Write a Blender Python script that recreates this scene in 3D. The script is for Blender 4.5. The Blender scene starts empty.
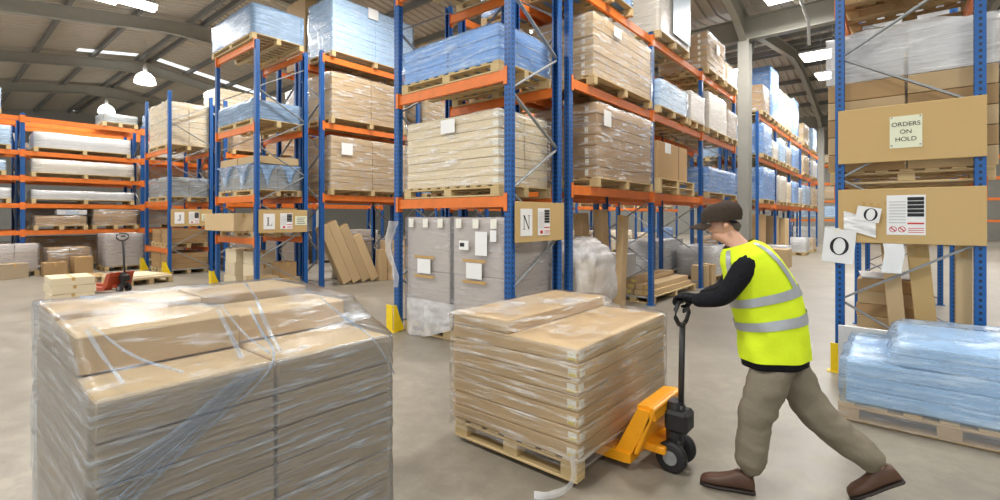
import bpy, bmesh, math, random
from mathutils import Vector, Matrix, Quaternion, noise
R = random.Random(7)
SC = bpy.context.scene
COL = SC.collection
PI = math.pi

# ------------------------------------------------------------------ materials
class NT:
    def __init__(s, name):
        s.m = bpy.data.materials.new(name); s.m.use_nodes = True
        s.t = s.m.node_tree; s.t.nodes.clear()
        s.out = s.t.nodes.new('ShaderNodeOutputMaterial')
    def n(s, typ, **kw):
        nd = s.t.nodes.new(typ)
        for k, v in kw.items():
            if k.startswith('i_'):
                nd.inputs[k[2:].replace('_', ' ')].default_value = v
            else:
                setattr(nd, k, v)
        return nd
    def l(s, a, b): s.t.links.new(a, b)
    def coords(s, scale=(1, 1, 1), rot=(0, 0, 0), kind='Object'):
        tc = s.n('ShaderNodeTexCoord'); mp = s.n('ShaderNodeMapping')
        mp.inputs['Scale'].default_value = scale; mp.inputs['Rotation'].default_value = rot
        s.l(tc.outputs[kind], mp.inputs['Vector']); return mp.outputs['Vector']
    def noise(s, vec, scale=5, detail=3, rough=.5):
        nd = s.n('ShaderNodeTexNoise'); nd.inputs['Scale'].default_value = scale
        nd.inputs['Detail'].default_value = detail; nd.inputs['Roughness'].default_value = rough
        s.l(vec, nd.inputs['Vector']); return nd.outputs['Fac']
    def ramp(s, fac, stops):
        r = s.n('ShaderNodeValToRGB'); e = r.color_ramp.elements
        while len(e) < len(stops): e.new(.5)
        for el, (p, c) in zip(e, stops):
            el.position = p; el.color = (c[0], c[1], c[2], 1) if not isinstance(c, (int, float)) else (c, c, c, 1)
        s.l(fac, r.inputs['Fac']); return r.outputs['Color']
    def math(s, op, a, b=None, clamp=False):
        m = s.n('ShaderNodeMath', operation=op); m.use_clamp = clamp
        for i, v in enumerate((a, b)):
            if v is None: continue
            if isinstance(v, (int, float)): m.inputs[i].default_value = v
            else: s.l(v, m.inputs[i])
        return m.outputs[0]
    def mixc(s, fac, a, b, blend='MIX'):
        m = s.n('ShaderNodeMix', data_type='RGBA', blend_type=blend)
        for i, v in ((0, fac), (6, a), (7, b)):
            if isinstance(v, (int, float)): m.inputs[i].default_value = v
            elif isinstance(v, tuple): m.inputs[i].default_value = (*v, 1)
            else: s.l(v, m.inputs[i])
        return m.outputs[2]
    def bump(s, h, strength=.3, dist=.01):
        b = s.n('ShaderNodeBump'); b.inputs['Strength'].default_value = strength
        b.inputs['Distance'].default_value = dist; s.l(h, b.inputs['Height']); return b.outputs['Normal']
    def bsdf(s, color=None, rough=.5, metal=0, spec=.5, normal=None):
        p = s.n('ShaderNodeBsdfPrincipled')
        if isinstance(color, tuple): p.inputs['Base Color'].default_value = (*color, 1)
        elif color is not None: s.l(color, p.inputs['Base Color'])
        if isinstance(rough, (int, float)): p.inputs['Roughness'].default_value = rough
        else: s.l(rough, p.inputs['Roughness'])
        p.inputs['Metallic'].default_value = metal
        p.inputs['Specular IOR Level'].default_value = spec
        if normal is not None: s.l(normal, p.inputs['Normal'])
        return p.outputs[0]
    def done(s, sh): s.l(sh, s.out.inputs['Surface']); return s.m

def srgb(r, g, b):
    f = lambda c: ((c / 255 + .055) / 1.055) ** 2.4 if c > 10 else c / 255 / 12.92
    return (f(r), f(g), f(b))

def plain(name, rgb, rough=.5, metal=0, var=.08, scale=12, spec=.5, bump=0):
    t = NT(name); c = srgb(*rgb); v = t.coords()
    nf = t.noise(v, scale, 4, .6)
    col = t.mixc(t.ramp(nf, [(.3, 0.), (.7, 1.)]), tuple(x * (1 - var) for x in c), tuple(min(1, x * (1 + var)) for x in c))
    nm = t.bump(t.noise(v, scale * 4, 3), bump, .004) if bump else None
    return t.done(t.bsdf(col, rough, metal, spec, nm))

def cardboard(name, rgb, var=.1):
    t = NT(name); c = srgb(*rgb)
    oi = t.n('ShaderNodeObjectInfo'); v = t.coords()
    base = t.mixc(oi.outputs['Random'], tuple(x * (1 - var * 1.3) for x in c), tuple(min(1, x * (1 + var)) for x in c))
    fib = t.noise(t.coords((3, 3, 60)), 3, 4, .6)
    base = t.mixc(t.math('MULTIPLY', fib, .22), base, tuple(x * .68 for x in c))
    return t.done(t.bsdf(base, .7, 0, .25, t.bump(fib, .06, .002)))

def wood(name, rgb, var=.22):
    t = NT(name); c = srgb(*rgb); oi = t.n('ShaderNodeObjectInfo')
    g = t.noise(t.coords((1.5, 26, 26)), 2.2, 5, .65)
    base = t.mixc(t.ramp(g, [(.35, 0.), (.68, 1.)]), tuple(x * (1 - var) for x in c), c)
    base = t.mixc(t.math('MULTIPLY', oi.outputs['Random'], .3), base, tuple(x * .66 for x in c))
    return t.done(t.bsdf(base, .65, 0, .3, t.bump(g, .15, .003)))

def film(name, tint, milky, base=.06, amt=.5, rot=(.25, .15, .4), sc=(1.2, 1.2, 13), lo=.54, hi=.72, rough=.28, bumps=.6, sheen=.35):
    """stretch film: mostly see-through, milkier at creases, in white streaks that also paint in their glints"""
    t = NT(name)
    v = t.coords(sc, rot)
    a = t.noise(v, 2.0, 5, .62)
    b = t.noise(t.coords((2.6, 2.6, 2.6)), 1.6, 3, .5)
    st = t.math('MULTIPLY', t.ramp(a, [(lo, 0.), (hi, 1.)]), t.ramp(b, [(.35, .25), (.65, 1.)]))  # pale streak mask, highlights on the creases put into the colour
    fac = t.math('ADD', t.math('MULTIPLY', st, amt), base, True)
    nm = t.bump(a, bumps, .03)
    tr = t.n('ShaderNodeBsdfTransparent'); tr.inputs['Color'].default_value = (*tint, 1)
    p = t.bsdf(milky, rough, 0, .6, nm)
    mx = t.n('ShaderNodeMixShader'); t.l(fac, mx.inputs[0]); t.l(tr.outputs[0], mx.inputs[1]); t.l(p, mx.inputs[2])
    gl = t.n('ShaderNodeBsdfGlossy'); gl.inputs['Roughness'].default_value = .2; t.l(nm, gl.inputs['Normal'])
    fr = t.n('ShaderNodeFresnel'); fr.inputs['IOR'].default_value = 1.3; t.l(nm, fr.inputs['Normal'])
    m2 = t.n('ShaderNodeMixShader'); t.l(t.math('MULTIPLY', fr.outputs[0], sheen, True), m2.inputs[0])
    t.l(mx.outputs[0], m2.inputs[1]); t.l(gl.outputs[0], m2.inputs[2])
    return t.done(m2.outputs[0])

def post_paint():
    t = NT('blue_rack_paint'); c = srgb(24, 92, 164)
    tc = t.n('ShaderNodeTexCoord'); sx = t.n('ShaderNodeSeparateXYZ'); t.l(tc.outputs['Object'], sx.inputs[0])
    x, y, z = sx.outputs
    dz = t.math('ABSOLUTE', t.math('SUBTRACT', t.math('FRACT', t.math('MULTIPLY', z, 1 / .06)), .5))
    zz = t.math('LESS_THAN', dz, .24)
    ax = t.math('LESS_THAN', t.math('ABSOLUTE', t.math('SUBTRACT', t.math('ABSOLUTE', x), .024)), .0105)
    ay = t.math('LESS_THAN', t.math('ABSOLUTE', y), .011)
    hole = t.math('MULTIPLY', zz, t.math('MAXIMUM', ax, ay))
    nz = t.noise(t.coords(), 9, 4, .6)
    col = t.mixc(nz, tuple(k * .85 for k in c), tuple(k * 1.1 for k in c))
    col = t.mixc(hole, col, (.012, .022, .05))
    return t.done(t.bsdf(col, .38, 0, .5))

def floor_mat():
    t = NT('polished_concrete')
    v = t.coords()
    a = t.noise(v, .55, 6, .62); b = t.noise(v, 5, 6, .7); f = t.noise(v, 60, 2, .5)
    col = t.mixc(t.ramp(a, [(.32, 0.), (.68, 1.)]), srgb(142, 135, 121), srgb(170, 162, 147))
    col = t.mixc(t.ramp(b, [(.42, .45), (.62, 0.)]), col, srgb(114, 107, 96))
    col = t.mixc(t.math('MULTIPLY', f, .18), col, srgb(104, 98, 88))
    sp = t.noise(v, 2.3, 5, .75)
    col = t.mixc(t.ramp(sp, [(.66, 0.), (.74, .4)]), col, srgb(84, 77, 68))
    ro = t.ramp(b, [(.3, .32), (.7, .52)])
    return t.done(t.bsdf(col, ro, 0, .45, t.bump(f, .05, .002)))

def roof_mat():
    t = NT('painted_roof_sheet')
    n_ = t.noise(t.coords((1, 1, 1)), .6, 4, .6)
    col = t.mixc(n_, srgb(168, 160, 145), srgb(190, 181, 165))
    return t.done(t.bsdf(col, .38, 0, .5))

def emit(name, rgb, strength):
    t = NT(name); e = t.n('ShaderNodeEmission'); e.inputs['Color'].default_value = (*rgb, 1)
    e.inputs['Strength'].default_value = strength; return t.done(e.outputs[0])

def ribbed(name, rgb):
    """grey wrapped stacks: fine upright lines of flat packs seen through film"""
    t = NT(name); c = srgb(*rgb)
    tc = t.n('ShaderNodeTexCoord'); sx = t.n('ShaderNodeSeparateXYZ'); t.l(tc.outputs['Object'], sx.inputs[0])
    u = t.math('ADD', sx.outputs[0], sx.outputs[1])
    w = t.math('ABSOLUTE', t.math('SUBTRACT', t.math('FRACT', t.math('MULTIPLY', u, 26)), .5))
    ln = t.ramp(w, [(.03, 1.), (.1, 0.)])
    nz = t.noise(t.coords((1, 1, 1)), 3, 4, .6)
    col = t.mixc(nz, tuple(k * .88 for k in c), tuple(k * 1.08 for k in c))
    col = t.mixc(t.math('MULTIPLY', ln, .35), col, tuple(k * .55 for k in c))
    return t.done(t.bsdf(col, .55, 0, .3))

def cloth(name, rgb, var=.15, sc=7, bump=.4, fl=0):
    t = NT(name); c = srgb(*rgb); v = t.coords()
    a = t.noise(v, sc, 4, .6)
    col = t.mixc(a, tuple(k * (1 - var) for k in c), tuple(min(1, k * (1 + var)) for k in c))
    return t.done(t.bsdf(col, .85, 0, .2, t.bump(a, bump, .03)))

M = dict(
    card=cardboard('cardboard', (203, 176, 135)), cardlight=cardboard('pale_cardboard', (228, 212, 180), .08),
    cardbrown=cardboard('brown_cardboard', (184, 151, 108)), cardgrey=cardboard('greyish_cardboard', (176, 158, 132)),
    cardboardsheet=cardboard('kraft_board', (203, 172, 118), .04),
    white=plain('white_board', (212, 213, 213), .55), paper=plain('white_paper', (240, 240, 238), .6, var=.02),
    paperg=plain('pale_yellow_paper', (232, 234, 206), .6, var=.03),
    ink=plain('black_ink', (28, 28, 30), .6), red=plain('red_ink', (200, 50, 45), .6), greyink=plain('grey_ink', (120, 120, 122), .6),
    bluepack=plain('blue_plastic_pack', (138, 178, 226), .4, var=.14, scale=4), bluewhite=plain('pale_blue_pack', (198, 216, 232), .4, var=.1, scale=4),
    ribgrey=ribbed('grey_flat_packs', (206, 195, 183)),
    wood=wood('pallet_wood', (219, 193, 143)), woodold=wood('worn_pallet_wood', (190, 160, 112)),
    post=post_paint(), orange=plain('orange_beam_paint', (228, 120, 44), .42, var=.1, scale=6),
    zinc=plain('galvanised_steel', (150, 153, 154), .45, .35, .12, 20),
    guard=plain('yellow_guard_paint', (246, 212, 20), .45), 
    truck=plain('amber_truck_paint', (243, 164, 22), .4, var=.06), truckred=plain('orange_red_truck_paint', (176, 74, 42), .45),
    black=plain('black_rubber', (34, 34, 36), .55), steel=plain('dark_steel', (66, 66, 68), .4, .5),
    tape=plain('white_tape', (238, 236, 224), .35), tapey=plain('yellow_print', (226, 206, 92), .4),
    kraft=plain('kraft_tape', (196, 158, 96), .5),
    steelgrey=plain('grey_steel_paint', (146, 144, 132), .5, var=.05, scale=3), purlin=plain('dark_purlin_steel', (118, 117, 112), .45, .1),
    column=plain('grey_column_paint', (156, 154, 146), .5, var=.05, scale=3),
    floor=floor_mat(), roof=roof_mat(), wall=plain('wall_cladding', (150, 149, 142), .6, var=.05, scale=2),
    clear=film('clear_stretch_film', (1, 1, 1), (.95, .94, .92), .07, .75, lo=.49, hi=.66),
    clearnear=film('clear_creased_film', (1, 1, 1), (.97, .96, .94), .05, .62, (.12, .06, .1), (1.0, 1.0, 17), .5, .62, .25, .8, .6),
    milky=film('milky_film', (.98, .98, .98), (.84, .84, .84), .42, .45),
    grey=film('grey_film', (.96, .96, .98), (.84, .84, .85), .2, .4),
    blue=film('blue_stretch_film', (.76, .88, 1.), (.62, .78, .97), .22, .6, lo=.45, hi=.7),
    bluelight=film('pale_blue_film', (.84, .92, 1.), (.74, .85, .97), .2, .55, lo=.47),
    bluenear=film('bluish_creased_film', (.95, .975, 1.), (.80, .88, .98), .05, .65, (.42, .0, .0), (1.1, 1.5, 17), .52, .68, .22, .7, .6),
    blueshade=film('layered_shaded_film', (.90, .94, .98), (.58, .64, .72), .2, .6, (.36, .0, .0), (1.0, 1.3, 19), .48, .66, .2, .8, .9),  # side film, greyed to carry the shade of the load's sides
    bluedeep=film('deep_blue_film', (.62, .80, 1.), (.42, .62, .93), .36, .5, lo=.42, hi=.7),
    fold=film('bunched_blue_film', (.86, .93, 1.), (.62, .76, .97), .12, .5, (0, 0, 0), (3, 3, 3), .4, .7),
    bag=film('loose_white_film', (.97, .97, .98), (.93, .93, .94), .4, .25, (0, 0, 0), (3, 3, 3), .4, .7),
    lamp=emit('lamp_glow', (1, .98, .94), 14), dome=emit('lit_prismatic_dome', (1, .98, .95), 5.5), sky=emit('daylight_rooflight', (.95, .98, 1), 1.25),
    lampbody=plain('lamp_housing', (200, 200, 196), .4),
    skin=plain('skin', (214, 164, 138), .5, var=.05), vest=cloth('hi_vis_yellow', (222, 247, 48), .06, 5, .5),
    band=plain('reflective_grey_band', (178, 184, 190), .35, .2), sweater=cloth('black_knit', (26, 27, 32), .2, 30, .3),
    trousers=cloth('olive_grey_trousers', (128, 120, 104), .14, 6, .5), cap=cloth('dark_brown_cap', (64, 54, 46), .15, 25, .3),
    shoe=plain('brown_leather', (88, 62, 48), .45), sole=plain('dark_sole', (44, 34, 30), .6), hair=cloth('grey_hair', (96, 88, 80), .2, 40, .4),
)

# ------------------------------------------------------------------ mesh helpers
def tri_mesh(name, verts, faces, mats, fmat=None, smooth=False):
    me = bpy.data.meshes.new(name)
    me.from_pydata([tuple(v) for v in verts], [], faces)
    for m in (mats if isinstance(mats, (list, tuple)) else [mats]): me.materials.append(M[m] if isinstance(m, str) else m)
    if fmat: me.polygons.foreach_set('material_index', fmat)
    bm = bmesh.new(); bm.from_mesh(me); bmesh.ops.recalc_face_normals(bm, faces=bm.faces); bm.to_mesh(me); bm.free()
    if smooth: me.polygons.foreach_set('use_smooth', [True] * len(me.polygons))
    me.update(); return me

def link(name, me, parent=None, loc=(0, 0, 0), rot=None):
    o = bpy.data.objects.new(name, me); COL.objects.link(o)
    if parent is not None: o.parent = parent
    o.location = loc
    if rot is not None:
        if isinstance(rot, Quaternion): o.rotation_mode = 'QUATERNION'; o.rotation_quaternion = rot
        else: o.rotation_euler = rot
    return o

USED = {}
def tag(o, label, cat, group=None, kind=None):
    if kind == 'structure':
        o['kind'] = kind; return o
    o['label'] = label; o['category'] = cat
    if group: o['group'] = group
    if kind: o['kind'] = kind
    return o

def thing(name, label, cat, loc=(0, 0, 0), rz=0, group=None):
    o = link(name, None, None, loc, (0, 0, rz)); o.empty_display_size = .1
    return tag(o, label, cat, group)

CACHE = {}
def boxmesh(w, d, h, mat, bev=.004, name='box'):
    """box sitting on z=0, centred in x and y, with eased edges"""
    k = ('b', round(w, 3), round(d, 3), round(h, 3), mat, bev)
    if k in CACHE: return CACHE[k]
    bm = bmesh.new(); bmesh.ops.create_cube(bm, size=1)
    for v in bm.verts: v.co = Vector((v.co.x * w, v.co.y * d, (v.co.z + .5) * h))
    if bev: bmesh.ops.bevel(bm, geom=bm.edges[:], offset=min(bev, w / 4, d / 4, h / 4), segments=1, affect='EDGES')
    me = bpy.data.meshes.new(name); bm.to_mesh(me); bm.free(); me.materials.append(M[mat]); CACHE[k] = me
    return me

def part(name, parent, w, d, h, mat, loc, rot=None, bev=.004):
    return link(name, boxmesh(w, d, h, mat, bev, name), parent, loc, rot)

def prism(pts, depth, mat, name='prism', axis='y'):
    """outline pts (a,b) given in the plane across AXIS, thickness DEPTH centred"""
    n = len(pts); vs = []
    for s in (-depth / 2, depth / 2):
        for a, b in pts: vs.append({'y': (a, s, b), 'x': (s, a, b), 'z': (a, b, s)}[axis])
    fs = [list(range(n)), list(range(n, 2 * n))] + [[i, (i + 1) % n, n + (i + 1) % n, n + i] for i in range(n)]
    return tri_mesh(name, vs, fs, mat)

def cyl(r, h, mat, n=20, axis='z', name='cyl', r2=None, z0=0):
    r2 = r if r2 is None else r2; vs = []; fs = []
    for k, (rr, zz) in enumerate(((r, z0), (r2, z0 + h))):
        for i in range(n):
            a = 2 * PI * i / n; p = (rr * math.cos(a), rr * math.sin(a), zz)
            vs.append({'z': p, 'x': (p[2], p[0], p[1]), 'y': (p[0], p[2], p[1])}[axis])
    fs = [[i, (i + 1) % n, n + (i + 1) % n, n + i] for i in range(n)] + [list(range(n)), list(range(n, 2 * n))]
    me = tri_mesh(name, vs, fs, mat)
    return me

def lathe(prof, mat, n=24, name='lathe', smooth=True):
    vs = []; fs = []
    for r, z in prof:
        for i in range(n):
            a = 2 * PI * i / n; vs.append((r * math.cos(a), r * math.sin(a), z))
    for k in range(len(prof) - 1):
        for i in range(n): fs.append([k * n + i, k * n + (i + 1) % n, (k + 1) * n + (i + 1) % n, (k + 1) * n + i])
    return tri_mesh(name, vs, fs, mat, smooth=smooth)

def bar(name, parent, a, b, w, t, mat, up=(1, 0, 0)):
    """square bar from a to b (world offsets within parent), w across, t thick"""
    a = Vector(a); b = Vector(b); L = (b - a).length
    me = boxmesh(w, t, L, mat, .003, name)
    z = (b - a).normalized(); x = Vector(up); x = (x - z * x.dot(z)).normalized(); y = z.cross(x)
    q = Matrix((x, y, z)).transposed().to_quaternion()
    return link(name, me, parent, a, q)

def tube(name, parent, pts, r, mat, n=8, loc=(0, 0, 0), flat=1.0):
    vs = []; fs = []; P = [Vector(p) for p in pts]
    rr = r if isinstance(r, (list, tuple)) else [r] * len(P)
    for i, p in enumerate(P):
        t = (P[min(i + 1, len(P) - 1)] - P[max(i - 1, 0)]).normalized()
        u = t.cross(Vector((0, 0, 1)) if abs(t.z) < .9 else Vector((1, 0, 0))).normalized(); w = t.cross(u)
        for k in range(n):
            a = 2 * PI * k / n; vs.append(p + u * (rr[i] * math.cos(a)) + w * (rr[i] * flat * math.sin(a)))
    for i in range(len(P) - 1):
        for k in range(n): fs.append([i * n + k, i * n + (k + 1) % n, (i + 1) * n + (k + 1) % n, (i + 1) * n + k])
    fs += [list(range(n)), list(range((len(P) - 1) * n, len(P) * n))]
    return link(name, tri_mesh(name, vs, fs, mat, smooth=True), parent, loc)

def nz(p, s=1.0, seed=0): return noise.noise(Vector((p[0] * s + seed * 7.3, p[1] * s - seed * 3.1, p[2] * s + seed * 1.7)))

def shell(W, D, H, mat, amp=.012, off=.008, res=.16, seed=0, slump=0.0):
    """film around a W x D x H load, open below; creased surface"""
    nx, ny, nh = (max(2, int(round(v / res))) for v in (W, D, H))
    vs = {}; V = []; F = []
    def vid(i, j, k):
        key = (i, j, k)
        if key not in vs:
            p = Vector(((i / nx - .5) * (W + 2 * off), (j / ny - .5) * (D + 2 * off), k / nh * (H + off)))
            nrm = Vector(((-1 if i == 0 else 1 if i == nx else 0), (-1 if j == 0 else 1 if j == ny else 0), (1 if k == nh else 0)))
            a = abs(nz(p, 3.3, seed)) * amp + abs(nz((p.x * 2, p.y * 2, p.z * 11), 1.2, seed + 3)) * amp * .8
            p = p + nrm * a
            if slump and k == nh: p.z -= slump * (abs(i / nx - .5) + abs(j / ny - .5)) * abs(nz(p, 1.2, seed + 9)) * 2
            vs[key] = len(V); V.append(p)
        return vs[key]
    for i in range(nx):
        for k in range(nh):
            for j in (0, ny): F.append([vid(i, j, k), vid(i + 1, j, k), vid(i + 1, j, k + 1), vid(i, j, k + 1)])
        for j in range(ny): F.append([vid(i, j, nh), vid(i + 1, j, nh), vid(i + 1, j + 1, nh), vid(i, j + 1, nh)])
    for j in range(ny):
        for k in range(nh):
            for i in (0, nx): F.append([vid(i, j, k), vid(i, j + 1, k), vid(i, j + 1, k + 1), vid(i, j, k + 1)])
    return tri_mesh('stretch_film', V, F, mat, smooth=True)

def drape(top, z0, a0, a1, mat, axis='x', res=.05, amp=.012, off=.008, seed=0, wrap=None):
    """film over a stepped load: TOP is its profile [(s, z)] along AXIS, swept between a0 and a1 across it"""
    xs = []
    for (s0, h0), (s1, h1) in zip(top, top[1:]):
        n = max(1, int(round(math.hypot(s1 - s0, h1 - h0) / res)))
        xs += [(s0 + (s1 - s0) * k / n, h0 + (h1 - h0) * k / n) for k in range(n)]
    xs.append(top[-1])
    def side(s, z): n = max(2, int(round((z - z0) / res))); return [(s, z0 + (z - z0) * k / n) for k in range(n)]
    prof = side(*xs[0]) + xs + side(*xs[-1])[::-1]
    na = max(2, int(round((a1 - a0) / res))); V = []; F = []
    P = lambda s, a, z: Vector((s, a, z)) if axis == 'x' else Vector((a, s, z))
    m = len(prof)
    for j in range(na + 1):
        for s, z in prof: V.append(P(s, a0 + (a1 - a0) * j / na, z))
    for j in range(na):
        for i in range(m - 1): F.append([j * m + i, j * m + i + 1, (j + 1) * m + i + 1, (j + 1) * m + i])
    for a in (a0, a1):
        b = len(V); nk = max(2, int(round((min(h for _, h in xs) - z0) / res)))
        for s, z in xs:
            for k in range(nk + 1): V.append(P(s, a, z0 + (z - z0) * k / nk))
        for i in range(len(xs) - 1):
            for k in range(nk): F.append([b + i * (nk + 1) + k, b + (i + 1) * (nk + 1) + k, b + (i + 1) * (nk + 1) + k + 1, b + i * (nk + 1) + k + 1])
    bm = bmesh.new(); bv = [bm.verts.new(v) for v in V]
    for f in F:
        try: bm.faces.new([bv[i] for i in f])
        except ValueError: pass
    bmesh.ops.remove_doubles(bm, verts=bm.verts[:], dist=.002)
    bmesh.ops.recalc_face_normals(bm, faces=bm.faces[:]); bm.normal_update()
    c = sum((v.co for v in bm.verts), Vector()) / len(bm.verts)
    for v in bm.verts:
        n = v.normal if v.normal.dot(v.co - c) > 0 else -v.normal
        a = abs(nz(v.co, 3.0, seed)) * amp + abs(nz((v.co.x * 2.2, v.co.y * 2.2, v.co.z * 12), 1.3, seed + 3)) * amp
        v.co = v.co + n * (off + a)
    me = bpy.data.meshes.new('stretch_film'); bm.to_mesh(me); bm.free(); me.materials.append(M[mat])
    if wrap:   # greyer film on the sides: extra turns, plus their shade painted in
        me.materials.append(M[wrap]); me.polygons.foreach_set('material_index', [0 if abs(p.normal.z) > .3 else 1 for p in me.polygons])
    me.polygons.foreach_set('use_smooth', [True] * len(me.polygons)); return me

def blob(W, D, H, mat, seed=0, amp=.18, sub=4, name='loose_film', low=0.0):
    bm = bmesh.new(); bmesh.ops.create_icosphere(bm, subdivisions=sub, radius=1)
    for v in bm.verts:
        p = v.co.copy(); e = .62
        q = Vector([math.copysign(abs(c) ** e, c) for c in p])
        k = 1 + amp * nz(p, 1.7, seed) + amp * .6 * nz(p, 4.2, seed + 4) + amp * .3 * abs(nz(p, 9, seed + 6))
        v.co = Vector((q.x * W / 2 * k, q.y * D / 2 * k, max(low, (q.z * k + 1) * H / 2)))
    me = bpy.data.meshes.new(name); bm.to_mesh(me); bm.free(); me.materials.append(M[mat])
    me.polygons.foreach_set('use_smooth', [True] * len(me.polygons)); return me

# ------------------------------------------------------------------ setting
def structure(name, me=None, loc=(0, 0, 0)):
    o = link(name, me, None, loc); o['kind'] = 'structure'; return o
XL, XR, YN, YF = -47.0, 13.0, -7.0, 49.0
structure('floor', tri_mesh('floor', [(XL, YN, 0), (XR, YN, 0), (XR, YF, 0), (XL, YF, 0)] + [(XL, YN, -.2), (XR, YN, -.2), (XR, YF, -.2), (XL, YF, -.2)],
          [[0, 1, 2, 3], [4, 5, 6, 7], [0, 1, 5, 4], [1, 2, 6, 5], [2, 3, 7, 6], [3, 0, 4, 7]], 'floor'))
structure('wall_far', boxmesh(XR - XL, .2, 9.5, 'wall', 0), ((XL + XR) / 2, YF + .1, 0))
structure('wall_left', boxmesh(.2, YF - YN, 9.5, 'wall', 0), (XL - .1, (YN + YF) / 2, 0))
structure('wall_right', boxmesh(.2, YF - YN, 9.5, 'wall', 0), (XR + .1, (YN + YF) / 2, 0))

RIDGES = [7.0, 25.8]; VALLEYS = [-2.4, 16.4, 35.2]; ZR, ZV = 9.55, 8.15
def roofz(y):
    p = (y + 2.4) % 18.8; k = abs(p - 9.4) / 9.4
    return ZR + (ZV - ZR) * k
ceiling = structure('ceiling')
def roof_sheet(y0, y1):
    V = []; F = []; xs = []
    x = XL
    while x < XR:
        for dx, dz in ((0, 0), (.2, 0), (.23, .05), (.3, .05), (.33, 0)): xs.append((x + dx, dz))
        x += .33
    for y in (y0, y1):
        for x, dz in xs: V.append((x, y, roofz(y) + dz))
    n = len(xs); F = [[i, i + 1, n + i + 1, n + i] for i in range(n - 1)]
    return tri_mesh('roof_sheet', V, F, 'roof')
edges = [YN] + [v for v in sorted(RIDGES + VALLEYS) if v > YN] + [YF]
for y0, y1 in zip(edges, edges[1:]): link('roof_sheet', roof_sheet(y0 + 1e-4, y1 - 1e-4), ceiling)
pm = tri_mesh('purlin', [(XL, -.035, -.2), (XR, -.035, -.2), (XR, .035, -.2), (XL, .035, -.2), (XL, -.035, 0), (XR, -.035, 0), (XR, .035, 0), (XL, .035, 0),
     (XL, .08, -.2), (XR, .08, -.2), (XR, .08, -.185), (XL, .08, -.185)], [[0, 1, 2, 3], [4, 5, 6, 7], [0, 1, 5, 4], [2, 3, 7, 6], [3, 2, 9, 8], [8, 9, 10, 11]], 'purlin')
y = -6.4
while y < YF - 1:
    if min(abs(y - r) for r in RIDGES + VALLEYS) > .3: link('purlin', pm, ceiling, (0, y, roofz(y) - .005))
    y += 1.9
for r in RIDGES:
    for s in (-.22, .22): link('purlin', pm, ceiling, (0, r + s, roofz(r + s) - .005))
def ibeam(pts, hw, dep, tf=.02, tw=.012, mat='steelgrey'):
    """I-section following (y, ztop) points in a plane of constant x; DEP a depth per point"""
    V = []; F = []
    sec = lambda d: [(-hw, 0), (hw, 0), (hw, -tf), (tw, -tf), (tw, -d + tf), (hw, -d + tf), (hw, -d), (-hw, -d), (-hw, -d + tf), (-tw, -d + tf), (-tw, -tf), (-hw, -tf)]
    for (yy, zz), d in zip(pts, dep):
        for x, z in sec(d): V.append((x, yy, zz + z))
    for k in range(len(pts) - 1):
        for i in range(12): F.append([k * 12 + i, k * 12 + (i + 1) % 12, (k + 1) * 12 + (i + 1) % 12, (k + 1) * 12 + i])
    return tri_mesh('rafter', V, F, mat)
RP = []; RD = []
for a, b in zip(sorted(RIDGES + VALLEYS), sorted(RIDGES + VALLEYS)[1:]):
    d = b - a; up = a in VALLEYS
    for f in ((0, .16, .5, .88) if True else ()):
        yy = a + d * f; RP.append((yy, roofz(yy) - .21))
        RD.append((.95 if up else .62) if f == 0 else (.62 if not up else .46) if f == .88 else .46)
RP.append((35.2, roofz(35.2) - .21)); RD.append(.95)
raft = ibeam(RP, .1, RD)
RX = [-36.0, -28.8, -21.6, -15.6, -9.6, -3.72, 2.3, 8.3]
for x in RX: link('rafter', raft, ceiling, (x, 0, 0))
gird = tri_mesh('valley_girder', *(lambda W: (W[0], W[1]))((
    [(XL if e == 0 else XR, y_, z_) for e in (0, 1) for y_, z_ in [(-.14, 0), (.14, 0), (.14, -.03), (.012, -.03), (.012, -.67), (.14, -.67), (.14, -.7), (-.14, -.7), (-.14, -.67), (-.012, -.67), (-.012, -.03), (-.14, -.03)]],
    [[i, (i + 1) % 12, 12 + (i + 1) % 12, 12 + i] for i in range(12)])), 'steelgrey')
for v in VALLEYS[1:]: link('valley_girder', gird, ceiling, (0, v, roofz(v) - .32))
def hsec(w, d, h, mat, t=.018):
    pts = [(-w, -d), (w, -d), (w, -d + t), (t / 2, -d + t), (t / 2, d - t), (w, d - t), (w, d), (-w, d), (-w, d - t), (-t / 2, d - t), (-t / 2, -d + t), (-w, -d + t)]
    V = [(a, b, z) for z in (0, h) for a, b in pts]
    F = [[i, (i + 1) % 12, 12 + (i + 1) % 12, 12 + i] for i in range(12)] + [[0, 1, 2, 11], [3, 4, 9, 10], [5, 6, 7, 8], [12, 13, 14, 23], [15, 16, 21, 22], [17, 18, 19, 20]]
    return tri_mesh('column', V, F, mat)
for x in (-3.72, 8.3, -28.8):
    for v in VALLEYS[1:]:
        c = structure('column', hsec(.16, .2, roofz(v) - 1.02, 'column'), (x, v, 0))
# gusset braces of the column head
c = link('column_brace', boxmesh(.08, .08, 1.6, 'zinc'), ceiling, (-3.72, 16.5, 6.3), (-.8, 0, 0))
# translucent roof strips
def rooflight(x0, x1, y0, y1):
    return tri_mesh('rooflight', [(x0, y0, roofz(y0) - .012), (x1, y0, roofz(y0) - .012), (x1, y1, roofz(y1) - .012), (x0, y1, roofz(y1) - .012)], [[0, 1, 2, 3]], 'sky')
k = 1
for x0 in (-28.6, -1.6, -8.6):
    for y0, y1 in ((4.4, 6.6), (7.4, 13.4), (18.5, 25.0)):
        if x0 == -8.6 and y0 < 10: continue
        o = structure('window_%d' % k, rooflight(x0, x0 + .55, y0, y1)); k += 1

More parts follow.
